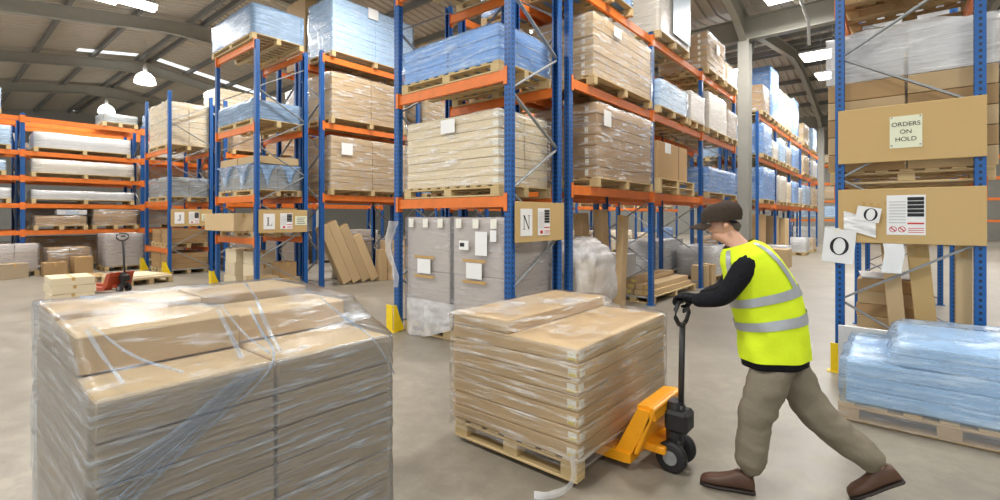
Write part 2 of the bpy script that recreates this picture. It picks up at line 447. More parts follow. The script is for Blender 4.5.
# ------------------------------------------------------------------ racking
PROF = [(-.05, -.04), (.05, -.04), (.05, .04), (.028, .04), (.028, .028), (.038, .028), (.038, -.028), (-.038, -.028), (-.038, .028), (-.028, .028), (-.028, .04), (-.05, .04)]
def postmesh(h):
    k = ('post', round(h, 2))
    if k in CACHE: return CACHE[k]
    n = 12; V = [(x, y, z) for z in (.012, h) for x, y in PROF]
    F = [[i, (i + 1) % n, n + (i + 1) % n, n + i] for i in range(n)]
    b = len(V); V += [(sx * .075, sy * .065, z) for z in (0, .012) for sx, sy in ((-1, -1), (1, -1), (1, 1), (-1, 1))]
    F += [[b, b + 1, b + 2, b + 3], [b + 4, b + 5, b + 6, b + 7]] + [[b + i, b + (i + 1) % 4, b + 4 + (i + 1) % 4, b + 4 + i] for i in range(4)]
    CACHE[k] = tri_mesh('upright', V, F, 'post'); return CACHE[k]
def beammesh(L, h=.13):
    """box beam along x, top at z=0, with a hooked end plate at each end"""
    k = ('beam', round(L, 3), h)
    if k in CACHE: return CACHE[k]
    V = []; F = []
    def bx(x0, x1, y0, y1, z0, z1):
        b = len(V); V.extend([(x, y, z) for z in (z0, z1) for x, y in ((x0, y0), (x1, y0), (x1, y1), (x0, y1))])
        F.extend([[b, b + 1, b + 2, b + 3], [b + 4, b + 5, b + 6, b + 7]] + [[b + i, b + (i + 1) % 4, b + 4 + (i + 1) % 4, b + 4 + i] for i in range(4)])
    sec = [(-.025, -h), (.025, -h), (.025, -.03), (.008, -.03), (.008, 0), (-.025, 0)]
    b = len(V); V.extend([(x, y, z) for x in (-L / 2 + .005, L / 2 - .005) for y, z in sec])
    F.extend([[b + i, b + (i + 1) % 6, b + 6 + (i + 1) % 6, b + 6 + i] for i in range(6)])
    for s in (-1, 1):
        bx(s * L / 2 - .005, s * L / 2 + .005, -.05, .035, -h - .05, .035)
        bx(min(s * (L / 2 - .005), s * (L / 2 + .05)), max(s * (L / 2 - .005), s * (L / 2 + .05)), -.052, -.045, -h - .05, .035)
    CACHE[k] = tri_mesh('beam', V, F, 'orange'); return CACHE[k]

def rack(label, axis, frames, front, rear, levels, H, node=.78, period=1.2, wide=True):
    """frames: post centres along AXIS; front/rear: post centres across it; levels: beam tops (one list, or one per bay)"""
    mid = (front + rear) / 2; s = 1 if rear > front else -1
    W = lambda a, c, z: (a, c, z) if axis == 'x' else (c, a, z)
    org = Vector(W(sum(frames) / len(frames), mid, 0))
    r = thing('pallet_rack', label, 'rack', org, 0, 'blue and orange pallet racks')
    L = lambda a, c, z: tuple(Vector(W(a, c, z)) - org)
    pm_ = postmesh(H)
    for f in frames:
        for c, inward in ((front, s), (rear, -s)):
            if axis == 'x': ang = 0 if inward > 0 else PI
            else: ang = PI / 2 if inward < 0 else -PI / 2
            link('upright', pm_, r, L(f, c, 0), (0, 0, ang))
        z = node - period / 2; k = 1; side = front + s * .02, rear - s * .02
        bar('brace', r, L(f, side[0], .14), L(f, side[1], .14), .03, .03, 'zinc', (1, 0, 0) if axis == 'x' else (0, 1, 0))
        while z + period / 2 < H:
            a, b = side if k % 2 == 0 else side[::-1]
            if z + .02 > 0: bar('brace', r, L(f, a, z), L(f, b, z + period / 2 - .03), .045, .022, 'zinc', (1, 0, 0) if axis == 'x' else (0, 1, 0))
            z += period / 2; k += 1
    for i, (f0, f1) in enumerate(zip(frames, frames[1:])):
        lv = levels[i] if isinstance(levels[0], (list, tuple)) else levels
        bl = beammesh(f1 - f0 - .1)
        for z in lv:
            for c, inward in ((front, s), (rear, -s)):
                if axis == 'x': ang = 0 if inward > 0 else PI
                else: ang = PI / 2 if inward < 0 else -PI / 2
                link('beam', bl, r, L((f0 + f1) / 2, c, z), (0, 0, ang))
    return r

NROW = [5.77 + 2.9 * i for i in range(4)]; FAR = [17.33 + 2.9 * i for i in range(6)]
LV = [2.1, 3.6, 5.0]
rack('end bay of blue and orange racking with the N sign on its frame', 'x', [-5.63, -3.55], 4.44, 5.46, [1.9, 3.4, 4.9], 5.06)
rack('long blue and orange racking running back from the N end bay, aisle side', 'y', NROW, -3.56, -4.5, LV, 5.08)
rack('blue and orange racking back to back behind the N end bay, hidden side', 'y', NROW, -5.64, -4.7, LV, 5.08)
rack('distant blue and orange racking beyond the grey steel column, aisle side', 'y', FAR, -3.56, -4.5, LV, 5.08)
rack('end bay of blue and orange racking with the L sign on its frame', 'x', [-12.38, -10.3], 4.44, 5.5, [1.2, 2.1, 3.6, 5.35], 5.348)
LROW = [5.9 + 2.9 * i for i in range(4)]
rack('blue and orange racking running back from the L end bay, near side', 'y', LROW, -10.3, -11.24, [2.17, 3.85, 5.42], 5.5)
rack('blue and orange racking back to back behind the L end bay, hidden side', 'y', LROW[:3], -12.38, -11.44, [2.17, 3.85, 5.42], 5.5)
rack('end bay of blue and orange racking with the J sign on its frame', 'x', [-18.0, -15.85], 4.44, 5.5, [.75, 2.1, 3.6], 5.22)
rack('blue and orange racking running back from the J end bay', 'y', LROW[:3], -15.85, -16.79, [2.1, 3.6], 5.2)
rack('racking of six orange beams facing the red pallet truck', 'y', [-3.95, -1.05, 1.85, 4.75, 7.65], -19.75, -20.75, [1.25, 2.05, 2.85, 3.6, 4.6], 4.7)
OROW = [6.38, 9.28, 12.18]
rack('blue racking with the ORDERS ON HOLD board on its end frame', 'y', OROW, -.5, .58, [2.0, 4.0], 6.0, .77, 1.31)
rack('blue racking closing the far end of the aisle', 'x', [-8.4, -5.6, -2.8, 0., 2.8, 5.6], 37.0, 38.0, [1.5, 2.7, 3.85, 5.0], 5.2)

# ------------------------------------------------------------------ pallets, cartons, loads
def pallet(W, D, loc, label, near=True, mat='wood', rz=0):
    """W along x, D along y; blocks under the ends and middle, boards on top; 0.14 high"""
    if not near:
        k = ('pal', round(W, 2), round(D, 2), mat)
        if k not in CACHE:
            V = []; F = []
            def bx(cx, cy, w, d, z0, z1):
                b = len(V); V.extend([(cx + sx * w / 2, cy + sy * d / 2, z) for z in (z0, z1) for sx, sy in ((-1, -1), (1, -1), (1, 1), (-1, 1))])
                F.extend([[b, b + 1, b + 2, b + 3], [b + 4, b + 5, b + 6, b + 7]] + [[b + i, b + (i + 1) % 4, b + 4 + (i + 1) % 4, b + 4 + i] for i in range(4)])
            for i in (-1, 0, 1):
                bx(0, i * (D / 2 - .05), W, .1, 0, .022); bx(0, i * (D / 2 - .05), W, .1, .1, .12)
                for j in (-1, 0, 1): bx(j * (W / 2 - .07), i * (D / 2 - .05), .14, .1, .022, .1)
            n = max(5, int(W / .16))
            for j in range(n): bx(-W / 2 + .05 + (W - .1) * j / (n - 1), 0, .1, D, .12, .14)
            CACHE[k] = tri_mesh('wooden_pallet', V, F, mat)
        return tag(link('wooden_pallet', CACHE[k], None, loc, (0, 0, rz)), label, 'pallet', 'wooden pallets')
    p = thing('wooden_pallet', label, 'pallet', loc, rz, 'wooden pallets')
    for i in (-1, 0, 1):
        yy = i * (D / 2 - .05)
        part('bottom_board', p, W, .1, .022, mat, (0, yy, 0)); part('stringer_board', p, W, .1, .02, mat, (0, yy, .1))
        for j in (-1, 0, 1): part('block', p, .14, .1, .078, mat, (j * (W / 2 - .07), yy, .022))
    n = max(5, int(W / .17))
    for j in range(n): part('deck_board', p, .11, D, .02, mat, (-W / 2 + .055 + (W - .11) * j / (n - 1), 0, .12))
    return p

STY = {  # carton material, film material
    'tan': ('card', 'clear'), 'pale': ('cardlight', 'clear'), 'brown': ('cardbrown', 'clear'), 'blue': ('bluepack', 'blue'),
    'iceblue': ('bluewhite', 'bluelight'), 'white': ('white', 'milky'), 'grey': ('cardgrey', 'grey'), 'ribgrey': ('ribgrey', 'grey'), 'whitetan': ('cardlight', 'milky'), 'cardblue': ('cardgrey', 'bluelight'), 'packblue': ('cardgrey', 'bluedeep')}
SEED = [0]
def load(desc, where, x0, x1, y0, y1, z, H, layers, style, split=None, near=True, tape=None, paper=None, pal=True, palmat='wood', wrap=True, cat='wrapped load', step=None, stacked=1):
    """pallet at height z, wrapped stack of cartons on it. split: 'x'/'y' two cartons a layer"""
    SEED[0] += 1; W, D = x1 - x0, y1 - y0; cx, cy = (x0 + x1) / 2, (y0 + y1) / 2
    cm, fm = STY[style]
    if pal:
        for q in range(stacked):
            nm = 'wooden pallet' if stacked == 1 else ('lower wooden pallet', 'upper wooden pallet')[q]
            pallet(W + .03, D + .03, (cx, cy, z + .002), '%s under the %s %s' % (nm, desc.split(' wrapped')[0], where), near, palmat)
            z += .144
    t = thing('wrapped_load', '%s %s' % (desc, where), cat, (cx, cy, z + .002), 0, 'wrapped loads on pallets')
    h = H / layers; n = {None: (1, 1), 'x': (2, 1), 'y': (1, 2), 'xy': (2, 2)}[split]
    m = .012 if wrap else .0
    for k in range(layers):
        for i in range(n[0]):
            for j in range(n[1]):
                w, d = (W - 2 * m) / n[0], (D - 2 * m) / n[1]
                jx, jy = R.uniform(-.006, .006), R.uniform(-.006, .006)
                if step and k == layers - 1 and (i, j) in step: continue
                c = part('carton', t, w - .012, d - .012, h - .004, cm, ((i - (n[0] - 1) / 2) * w + jx, (j - (n[1] - 1) / 2) * d + jy, k * h), None, .006)
                if tape and i == n[0] - 1 and j == 0:
                    if tape in ('corner', 'both'):
                        part('tape', c, .09, .002, h * .5, 'tape', (w / 2 - .05, -d / 2 + .0055, h * .22), None, 0)
                        part('tape', c, .002, .09, h * .5, 'tape', (w / 2 - .0055, -d / 2 + .05, h * .22), None, 0)
                    if tape in ('end',):
                        part('tape', c, .06, .002, h * .55, 'tape', (w * .18, -d / 2 + .0055, h * .2), None, 0)
    if wrap:
        link('stretch_film', shell(W, D, H, fm, .014, .006, .09 if near else .25, SEED[0], .03), t, (0, 0, -.004))
    if paper:
        side, a, zz, pw, ph = paper
        if side == 'front': part('paper_label', t, pw, .002, ph, 'paper', (a, -D / 2 - .03, zz), None, 0)
        else: part('paper_label', t, .002, pw, ph, 'paper', (W / 2 + .03, a, zz), None, 0)
    return t

def carton(label, w, d, h, loc, rz=0, mat='card', cat='carton', group='loose cartons', tape=True, rot=None, flaps=False):
    t = thing('carton', label, cat, loc, rz, group)
    if rot is not None: t.rotation_euler = rot
    part('carton_body', t, w, d, h, mat, (0, 0, 0), None, .006)
    if tape:
        long_y = d > w
        part('tape', t, *( (.05, d + .002) if long_y else (w + .002, .05)), .0015, 'kraft', (0, 0, h - .0005), None, 0)
        if long_y:
            for s in (-1, 1): part('tape', t, .05, .0015, min(.09, h * .4), 'kraft', (0, s * (d / 2 + .0005), h - min(.09, h * .4)), None, 0)
        else:
            for s in (-1, 1): part('tape', t, .0015, .05, min(.09, h * .4), 'kraft', (s * (w / 2 + .0005), 0, h - min(.09, h * .4)), None, 0)
    return t

# ------------------------------------------------------------------ N end bay
g = 'floor under the N end bay'
for i, (x0, x1, w) in enumerate(((-5.53, -4.62, 'torn film under N end bay'), (-4.58, -3.67, 'delivery notes under N end bay'))):
    t = load('grey ribbed wrapped stack with %s' % w, '', x0, x1, 4.5, 5.48, 0, 1.5, 2, 'ribgrey', None, True)
    c = t.children[0]
    for q, zz in ((0, .93), (1, .66)): part('kraft_strip', t, .40, .003, .035, 'kraft', (-.02, -.53, zz), None, 0)
    part('paper_label', t, .27, .003, .2, 'paper', (-.02, -.533, .72), None, 0)
    for dx in (-.3, .0, .3): part('clear_tape', t, .1, .002, .12, 'tape', (dx, -.525, 1.36), None, 0)
    if i:
        part('delivery_note', t, .2, .003, .3, 'paper', (.1, -.53, 1.02), None, 0)
        part('delivery_note', t, .1, .003, .14, 'paper', (.3, -.53, 1.2), None, 0)
        part('delivery_note', t, .17, .003, .12, 'paper', (-.2, -.53, 1.08), None, 0)
        part('barcode', t, .08, .004, .05, 'ink', (-.23, -.531, 1.12), None, 0)
    else:
        V = []; F = []; nx, ny = 10, 22
        for j in range(ny + 1):
            for i_ in range(nx + 1):
                u, v = i_ / nx, j / ny; z = .9 - v * .95
                V.append((-.52 - .05 * math.sin(v * 5) + .16 * (u - .4) * (1 - .5 * v) + .04 * nz((u * 3, v * 3, 0), 1.5, 5), -.64 - .12 * abs(math.sin(u * 3 + v * 4)) * (1 - v * .5), z + .55 + .03 * nz((u, v, 1), 4)))
        for j in range(ny):
            for i_ in range(nx): a = j * (nx + 1) + i_; F.append([a, a + 1, a + nx + 2, a + nx + 1])
        link('loose_film', tri_mesh('loose_film', V, F, 'bag', smooth=True), t)
        V = []; F = []
        for j in range(ny + 1):
            for i_ in range(19):
                u, v = i_ / 18, j / ny
                V.append((-.36 + u * .96, -.545 - .05 * abs(nz((u * 4, v * 2, 2), 2, 3)) - .1 * v * abs(math.sin(u * 9)), .36 - v * (.40 + .1 * math.sin(u * 3.3 + .6))))
        for j in range(ny):
            for i_ in range(18): a = j * 19 + i_; F.append([a, a + 1, a + 20, a + 19])
        link('loose_film', tri_mesh('loose_film', V, F, 'bag', smooth=True), t)
load('pale brown wrapped carton stack', 'on the lowest shelf beside the N sign', -5.44, -3.70, 4.42, 5.5, 1.9, .92, 8, 'pale', 'y', True, 'corner', ('front', .02, .70, .26, .18))
load('blue wrapped stack of flat packs', 'on the middle shelf above the N sign', -5.5, -3.70, 4.42, 5.5, 3.4, .46, 3, 'blue', 'x')
load('brown wrapped stack seen from below', 'on the top shelf above the N sign', -5.4, -3.70, 4.42, 5.5, 4.9, .6, 4, 'tan', 'x')

# ------------------------------------------------------------------ aisle rack past N (bays 1-3)
B1, B2, B3 = 'first bay past N sign', 'second bay past N sign', 'third bay past N sign'
X0, X1 = -4.58, -3.44
load('blue wrapped stack', 'on the top shelf, ' + B1, X0, X1, 6.1, 7.6, 5.0, .8, 5, 'blue', None)
load('big brown wrapped carton stack', 'on the middle shelf, ' + B1, X0, X1, 6.28, 8.4, 3.6, .94, 8, 'tan', 'x', True, 'end', ('side', -.35, .72, .26, .16))
load('brown wrapped carton block', 'on the lowest shelf, ' + B1, X0, X1, 6.38, 8.42, 2.1, 1.12, 7, 'brown', 'x', True, 'end', ('side', -.75, .78, .24, .24))
t = load('tall stack wrapped pale blue', 'on the top shelf, ' + B2, X0, X1, 8.76, 10.4, 5.0, 1.5, 10, 'whitetan', 'x', True, 'end')
part('arrow_mark', t, .004, .05, .3, 'ink', (.62, -.55, .62), None, 0); link('arrow_mark', prism([(-.12, 0), (.12, 0), (0, .16)], .004, 'ink', 'arrow', 'x'), t, (.622, -.55, .9))
part('blue_sheet', t, .006, 1.0, 1.3, 'bluewhite', (.605, .3, .1))
load('labelled wrapped carton stack', 'on the top shelf, ' + B3, X0, X1, 11.66, 13.1, 5.0, .85, 6, 'brown', 'x', True, 'end', ('side', .05, .45, .25, .25))
load('tan wrapped stack', 'at far end of top shelf, ' + B3, X0, X1, 13.2, 14.3, 5.0, .5, 4, 'tan')
load('low blue wrapped stack', 'on the middle shelf, ' + B2, X0, X1, 8.76, 10.3, 3.6, .5, 4, 'iceblue', 'x')
load('white wrapped carton stack', 'on the middle shelf, ' + B2, X0, X1, 10.42, 11.4, 3.6, .6, 4, 'whitetan')
load('white creased wrapped stack', 'on the middle shelf, ' + B3, X0, X1, 11.7, 13.2, 3.6, .85, 5, 'whitetan')
load('grey wrapped stack', 'at far end of middle shelf, ' + B3, X0, X1, 13.3, 14.3, 3.6, .7, 5, 'grey')
for q in (0, 1): pallet(1.16, 1.95, (-4.01, 9.74, 2.102 + .144 * q), '%s wooden pallet under the plain brown box, second bay past the N sign' % ('lower', 'upper')[q])
t = carton('plain brown box on two pallets, lowest shelf of the second bay', 1.06, 1.62, .70, (-4.02, 9.62, 2.392), 0, 'cardbrown', 'box', 'large brown boxes')
part('strap', t, 1.064, .016, .003, 'ink', (0, .3, .70), None, 0); part('strap', t, .003, .016, .70, 'ink', (.532, .3, 0), None, 0)
part('paper_label', t, .003, .3, .2, 'paper', (.533, -.3, .5), None, 0)
load('blue wrapped bundle', 'on the lowest shelf, ' + B3, X0, X1, 11.7, 14.2, 2.1, .58, 6, 'blue', 'y')
# ground of the aisle rack
def leaning(label, w, d, h, loc, rx, ry, rz=0, mat='card'):
    t = thing('long_carton', label, 'carton', loc, rz, 'tall leaning cartons'); t.rotation_euler = (rx, ry, rz)
    part('carton_body', t, w, d, h, mat, (0, 0, 0), None, .005)
    part('tape', t, .05, d + .003, .12, 'kraft', (0, 0, h - .12), None, 0); part('tape', t, .05, d + .003, .12, 'kraft', (0, 0, 0), None, 0)
    return t
leaning('first of three tall narrow cartons upright past the white film bag', .15, .26, 1.72, (-4.12, 7.26, .0), 0.03, -.05)
leaning('middle of three tall narrow cartons upright past the white film bag', .15, .26, 1.78, (-3.88, 7.47, .0), .02, -.04, .04)
leaning('narrow carton leaning away from two upright ones past the film bag', .12, .26, 1.66, (-3.74, 7.72, .02), -.12, -.0, .1)
o = thing('film_bag', 'pale loose film heaped over brown cartons at foot of first bay', 'film bag', (-3.86, 6.46, 0))
part('carton', o, .7, .5, .95, 'cardlight', (-.1, -.05, .03)); part('carton', o, .4, .3, .8, 'card', (.12, .3, .03), (0, 0, .3))
link('loose_film', blob(.98, 1.1, 1.28, 'bag', 3, .2, 5), o)
tp = pallet(.85, 2.4, (-3.98, 10.0, .002), 'wooden pallet under long flat cartons on floor, second bay past the N sign')
for q, (w, dx, L, z) in enumerate(((.36, -.2, 2.2, 0), (.36, .19, 2.2, 0), (.34, -.18, 2.1, .1), (.3, .17, 2.1, .1), (.3, -.14, 2.0, .2))):
    t = thing('long_carton', ('flat long carton, %s of the pile on a pallet beside second rack post' % ('bottom inner', 'bottom outer', 'middle inner', 'middle outer', 'topmost')[q]), 'carton', (-3.98 + dx, 9.95, .146 + z * 1.0), 0, 'long flat cartons on the floor pallet')
    part('carton_body', t, w, L, .096, 'card', (0, 0, 0), None, .004)
    part('tape', t, .05, .004, .09, 'kraft', (0, -L / 2, .003), None, 0); part('print_mark', t, .08, .004, .04, 'tapey', (w * .3, -L / 2 - .001, .03), None, 0)
carton('upright small brown carton by the end of the long flat cartons', .34, .3, .5, (-3.66, 11.85, 0), .1, 'card', group='upright cartons')
carton('second upright small brown carton, nearer the steel column', .34, .3, .5, (-3.64, 12.3, 0), -.05, 'card', group='upright cartons')
load('white wrapped pack', 'on the floor, third bay past the N sign', -4.5, -3.62, 12.7, 14.1, 0, .75, 3, 'white', 'y', False)
t = thing('white_crate', 'plain white block on the floor behind the flat cartons', 'crate', (-5.2, 10.2, 0)); part('block_body', t, .8, 1.2, .75, 'white', (0, 0, 0), None, .02); part('lid', t, .82, 1.22, .04, 'white', (0, 0, .75))

# hidden-side rack behind N
HS = 'hidden rack behind N sign'
load('blue wrapped tall stack', 'on top shelf, ' + HS, -5.66, -4.64, 6.3, 7.6, 5.0, 1.1, 7, 'blue', 'xy', False)
load('grey wrapped stack', 'on middle shelf, ' + HS, -5.66, -4.64, 6.0, 7.3, 3.6, .9, 6, 'grey', None, False)
load('tan wrapped stack', 'on middle shelf second bay, ' + HS, -5.66, -4.64, 8.9, 10.4, 3.6, .9, 6, 'tan', None, False)
load('dark tan wrapped stack', 'on lowest shelf, ' + HS, -5.66, -4.64, 6.0, 8.3, 2.1, 1.0, 7, 'brown', None, False)
load('pale wrapped stack', 'on lowest shelf second bay, ' + HS, -5.66, -4.64, 9.0, 11.0, 2.1, .9, 6, 'pale', None, False)
load('large tan wrapped stack', 'on top shelf second bay, ' + HS, -5.66, -4.64, 8.9, 10.8, 5.0, .9, 6, 'tan', None, False)
load('white wrapped low stack', 'on floor second bay, ' + HS, -5.6, -4.68, 11.8, 13.6, 0, .9, 4, 'white', None, False)

# ------------------------------------------------------------------ distant aisle rack beyond the column
FL = {
  5.0: [(0, 1.2, .85, 'brown', 'tan'), (1.3, 2.65, 1.75, 'blue', 'tall blue'), (2.95, 4.0, 1.25, 'whitetan', 'white bagged'), (4.1, 5.55, 1.35, 'tan', 'tall brown'), (5.9, 7.3, 1.5, 'blue', 'blue'), (8.8, 10.4, .9, 'tan', 'tan'), (11.8, 13.2, 1.1, 'iceblue', 'pale blue')],
  3.6: [(.05, 1.5, 1.0, 'blue', 'blue'), (1.6, 2.65, .6, 'whitetan', 'pale'), (3.0, 4.2, .85, 'iceblue', 'pale blue'), (4.3, 5.5, .7, 'grey', 'grey'), (5.9, 7.4, .9, 'blue', 'blue'), (8.8, 10.6, .8, 'tan', 'tan'), (11.8, 13.4, .8, 'white', 'white')],
  2.1: [(.05, 2.0, 1.05, 'blue', 'blue'), (2.95, 4.3, .95, 'whitetan', 'white'), (4.4, 5.5, .8, 'pale', 'pale'), (5.9, 7.2, .9, 'blue', 'blue'), (7.3, 8.4, .7, 'white', 'white'), (8.8, 10.9, .9, 'iceblue', 'pale blue'), (11.8, 13.6, .9, 'tan', 'tan')]}
NTH = ('first', 'second', 'third', 'fourth', 'fifth', 'sixth', 'seventh')
for z, rows in FL.items():
    sh = {5.0: 'top', 3.6: 'middle', 2.1: 'lowest'}[z]
    for i, (a, b, h, sty, nm) in enumerate(rows):
        load('%s wrapped stack, %s' % (nm, NTH[i]), 'beyond the steel column on the %s shelf' % sh, X0, X1, 17.45 + a, 17.45 + b, z, h, max(2, int(h / .14)), sty, None, False)
carton('tall brown board pack standing under the distant rack past the column', .9, 1.3, 1.75, (-4.05, 18.2, 0), 0, 'cardbrown', group='distant floor cartons')
carton('upright brown pack under the distant rack, second past the column', .8, .9, 1.7, (-4.05, 21.0, 0), 0, 'card', group='distant floor cartons')
carton('upright brown pack under the distant rack, third past the column', .7, .9, 1.6, (-3.85, 22.3, 0), 0, 'card', group='distant floor cartons')
carton('low brown carton at the aisle edge beyond the steel column', .7, .8, .6, (-3.1, 18.0, .0), 0, 'card', group='distant floor cartons')
load('small white wrapped stack', 'on the aisle floor beyond the steel column', -3.8, -3.0, 18.9, 19.9, 0, .5, 3, 'white', None, False)
load('white wrapped stack', 'on the floor far along the aisle', -3.9, -3.1, 24.0, 25.2, 0, .6, 3, 'white', None, False)
load('tan wrapped low stack', 'on the floor far along the aisle', -3.9, -3.1, 26.4, 27.6, 0, .5, 3, 'tan', None, False)
for i, (xa, xb) in enumerate(((-5.4, -3.0), (-2.6, -.3), (.3, 2.6))):
    for z, h, sty, nm in ((1.5, .7, 'iceblue', 'pale blue'), (2.7, .75, 'tan', 'tan'), (3.85, .7, 'blue', 'blue'), (5.0, .5, 'pale', 'pale')):
        if (i, z) in ((1, 1.5), (0, 3.85)): continue
        load('%s wrapped stack, %s' % (nm, NTH[i]), 'on shelf %s closing the aisle end' % {1.5: 'lowest', 2.7: 'second', 3.85: 'third', 5.0: 'top'}[z], xa, xb, 36.98, 38.0, z, h, 4, sty, None, False)
    load('white wrapped stack, %s' % NTH[i], 'on the floor at the aisle end', xa, xb, 36.7, 37.9, 0, .9, 4, 'white', None, False)

# ------------------------------------------------------------------ L end bay
load('bluish wrapped timber packs', 'on the top shelf above the L sign', -12.58, -10.40, 4.40, 5.5, 5.387, .62, 4, 'packblue', 'y', True, None, None)
load('grey film wrapped low packs', 'on second highest shelf of L end bay', -12.26, -10.42, 4.42, 5.5, 3.6, .4, 3, 'packblue', 'x')
t = load('film draped cartons', 'on the shelf just above the L sign', -12.26, -10.44, 4.44, 5.48, 2.1, .52, 3, 'cardblue', 'xy', True)
for q, (x0, x1, nm) in enumerate(((-12.3, -11.38, 'open'), (-11.34, -10.44, 'second'))):
    carton('%s shallow carton lying on the film draped load above the L sign' % nm, x1 - x0, .95, .16, ((x0 + x1) / 2, 4.95, 2.80), 0, 'card', group='shallow cartons above the L sign')
V = []; F = []
for part_x in (0, 1):
    b = len(V)
    for j in range(9):
        for i in range(9):
            u, v = i / 8, j / 8; wv = max(0, 1 - abs(u - .5) * 2 * (.6 + v))
            V.append((-12.2 + part_x * .92 + u * .84, 4.385 - .02 * math.sin(u * 9 + v * 4), 2.78 - v * .5 * wv))
    for j in range(8):
        for i in range(8): a = b + j * 9 + i; F.append([a, a + 1, a + 10, a + 9])
t2 = link('loose_film', tri_mesh('loose_film', V, F, 'bluedeep', smooth=True), t, (11.35, -4.96, -2.246))
V = [(p[0], p[1], p[2]) for p in V[:81]]; 
V2 = []; F2 = []
for part_y in (0, 1):
    b = len(V2)
    for j in range(9):
        for i in range(9):
            u, v = i / 8, j / 8; wv = max(0, 1 - abs(u - .5) * 2 * (.6 + v))
            V2.append((.955 + .02 * math.sin(u * 9 + v * 4), -.5 + part_y * .5 + u * .48, .535 - v * .5 * wv))
    for j in range(8):
        for i in range(8): a = b + j * 9 + i; F2.append([a, a + 1, a + 10, a + 9])
link('loose_film', tri_mesh('loose_film', V2, F2, 'bluedeep', smooth=True), t)
pallet(1.8, 1.05, (-11.35, 4.97, 1.202), 'wooden pallet behind the long carton on the lowest L shelf')
carton('long brown carton jutting out of the lowest shelf of L end bay', 1.6, .4, .38, (-11.47, 4.33, 1.346), 0, 'card', group='cartons on the lowest L shelf')
carton('brown carton at the back of the lowest L shelf', 1.5, .4, .5, (-11.3, 5.25, 1.346), 0, 'cardbrown', group='cartons on the lowest L shelf')
for q, (x, y, w, d, h, z, nm) in enumerate(((-12.0, 4.8, .55, .5, .3, 0, 'bottom'), (-12.0, 4.8, .52, .48, .3, .302, 'middle'), (-12.0, 4.8, .5, .45, .3, .604, 'top'))):
    carton('%s pale carton of the stack on floor under the L end bay' % nm, w, d, h, (x, y, z), R.uniform(-.08, .08), 'cardlight', group='cartons under the L end bay')
for q, (z, nm) in enumerate(((0, 'bottom'), (.29, 'middle'), (.58, 'top'))):
    carton('%s cream carton of the second stack under the L end bay' % nm, .5, .5, .285, (-11.35, 4.95, z), R.uniform(-.06, .06), 'cardlight', group='cartons under the L end bay')
carton('low brown carton on floor below the L sign, by corner post', .5, .5, .36, (-10.72, 4.74, 0), .0, 'card', group='cartons under the L end bay')
carton('brown carton under the L sign with another on it', .48, .44, .3, (-10.68, 5.24, .0), .04, 'card', group='cartons under the L end bay')
carton('square brown carton sitting on another under the L sign', .4, .38, .34, (-10.7, 5.22, .304), -.06, 'cardbrown', group='cartons under the L end bay')
# L row
LB1, LB2 = 'first bay behind L sign', 'second bay behind L sign'
X2, X3 = -11.3, -10.2
load('tall pale blue wrapped stack', 'on the top shelf, ' + LB1, X2, X3, 6.12, 8.55, 5.42, 1.3, 8, 'iceblue', 'y', True, None, ('side', -.1, 1.05, .3, .26))
load('tan creased wrapped stack', 'on the middle shelf, ' + LB1, X2, X3, 6.1, 8.3, 3.85, 1.08, 8, 'tan', 'y')
load('brown wrapped carton stack', 'on the lowest shelf, ' + LB1, X2, X3, 6.08, 8.4, 2.17, 1.25, 8, 'tan', 'y', True, None, ('side', -.75, .82, .3, .28))
load('tan wrapped stack', 'on the middle shelf, ' + LB2, X2, X3, 9.0, 11.2, 3.85, 1.0, 7, 'tan', 'y', False)
load('blue wrapped stack', 'on the lowest shelf, ' + LB2, X2, X3, 8.95, 11.0, 2.17, 1.1, 7, 'blue', None, False)
carton('big plain brown box on the top shelf behind the L end bay', 1.0, 1.6, 1.15, (-10.8, 9.85, 5.424), 0, 'cardbrown', 'box', 'large brown boxes')
carton('second big brown box farther along the top shelf behind L', 1.0, 1.3, 1.0, (-10.8, 12.8, 5.424), 0, 'card', 'box', 'large brown boxes')
carton('tall brown box on top shelf of the hidden side behind L', .95, 1.2, 1.75, (-11.9, 6.7, 5.424), 0, 'cardbrown', 'box', 'large brown boxes')
carton('second tall brown box on top shelf of the hidden side behind L', .95, 1.1, 1.6, (-11.9, 7.95, 5.424), 0, 'card', 'box', 'large brown boxes')
load('white wrapped stack', 'on middle shelf of hidden side behind L', -12.42, -11.4, 6.1, 8.5, 3.85, .95, 6, 'whitetan', None, False)
load('grey wrapped stack', 'on lowest shelf of hidden side behind L', -12.42, -11.4, 6.1, 8.5, 2.17, .9, 6, 'grey', None, False)
for i, (y, ry, h, nm) in enumerate(((6.15, .0, 1.62, 'first'), (6.45, .0, 1.72, 'second'), (6.78, .0, 1.62, 'third'), (7.1, .0, 1.35, 'fourth'))):
    t = leaning('%s of four long brown boards leaning over at the foot behind L' % nm, .2, .235, h - .1, (-10.46, 6.63 + .265 * i, .06), .44, 0, 0)
carton('short upright brown carton beside the leaning boards behind L', .2, .22, .8, (-10.42, 7.67, 0), .0, 'card', group='cartons behind the L end bay')
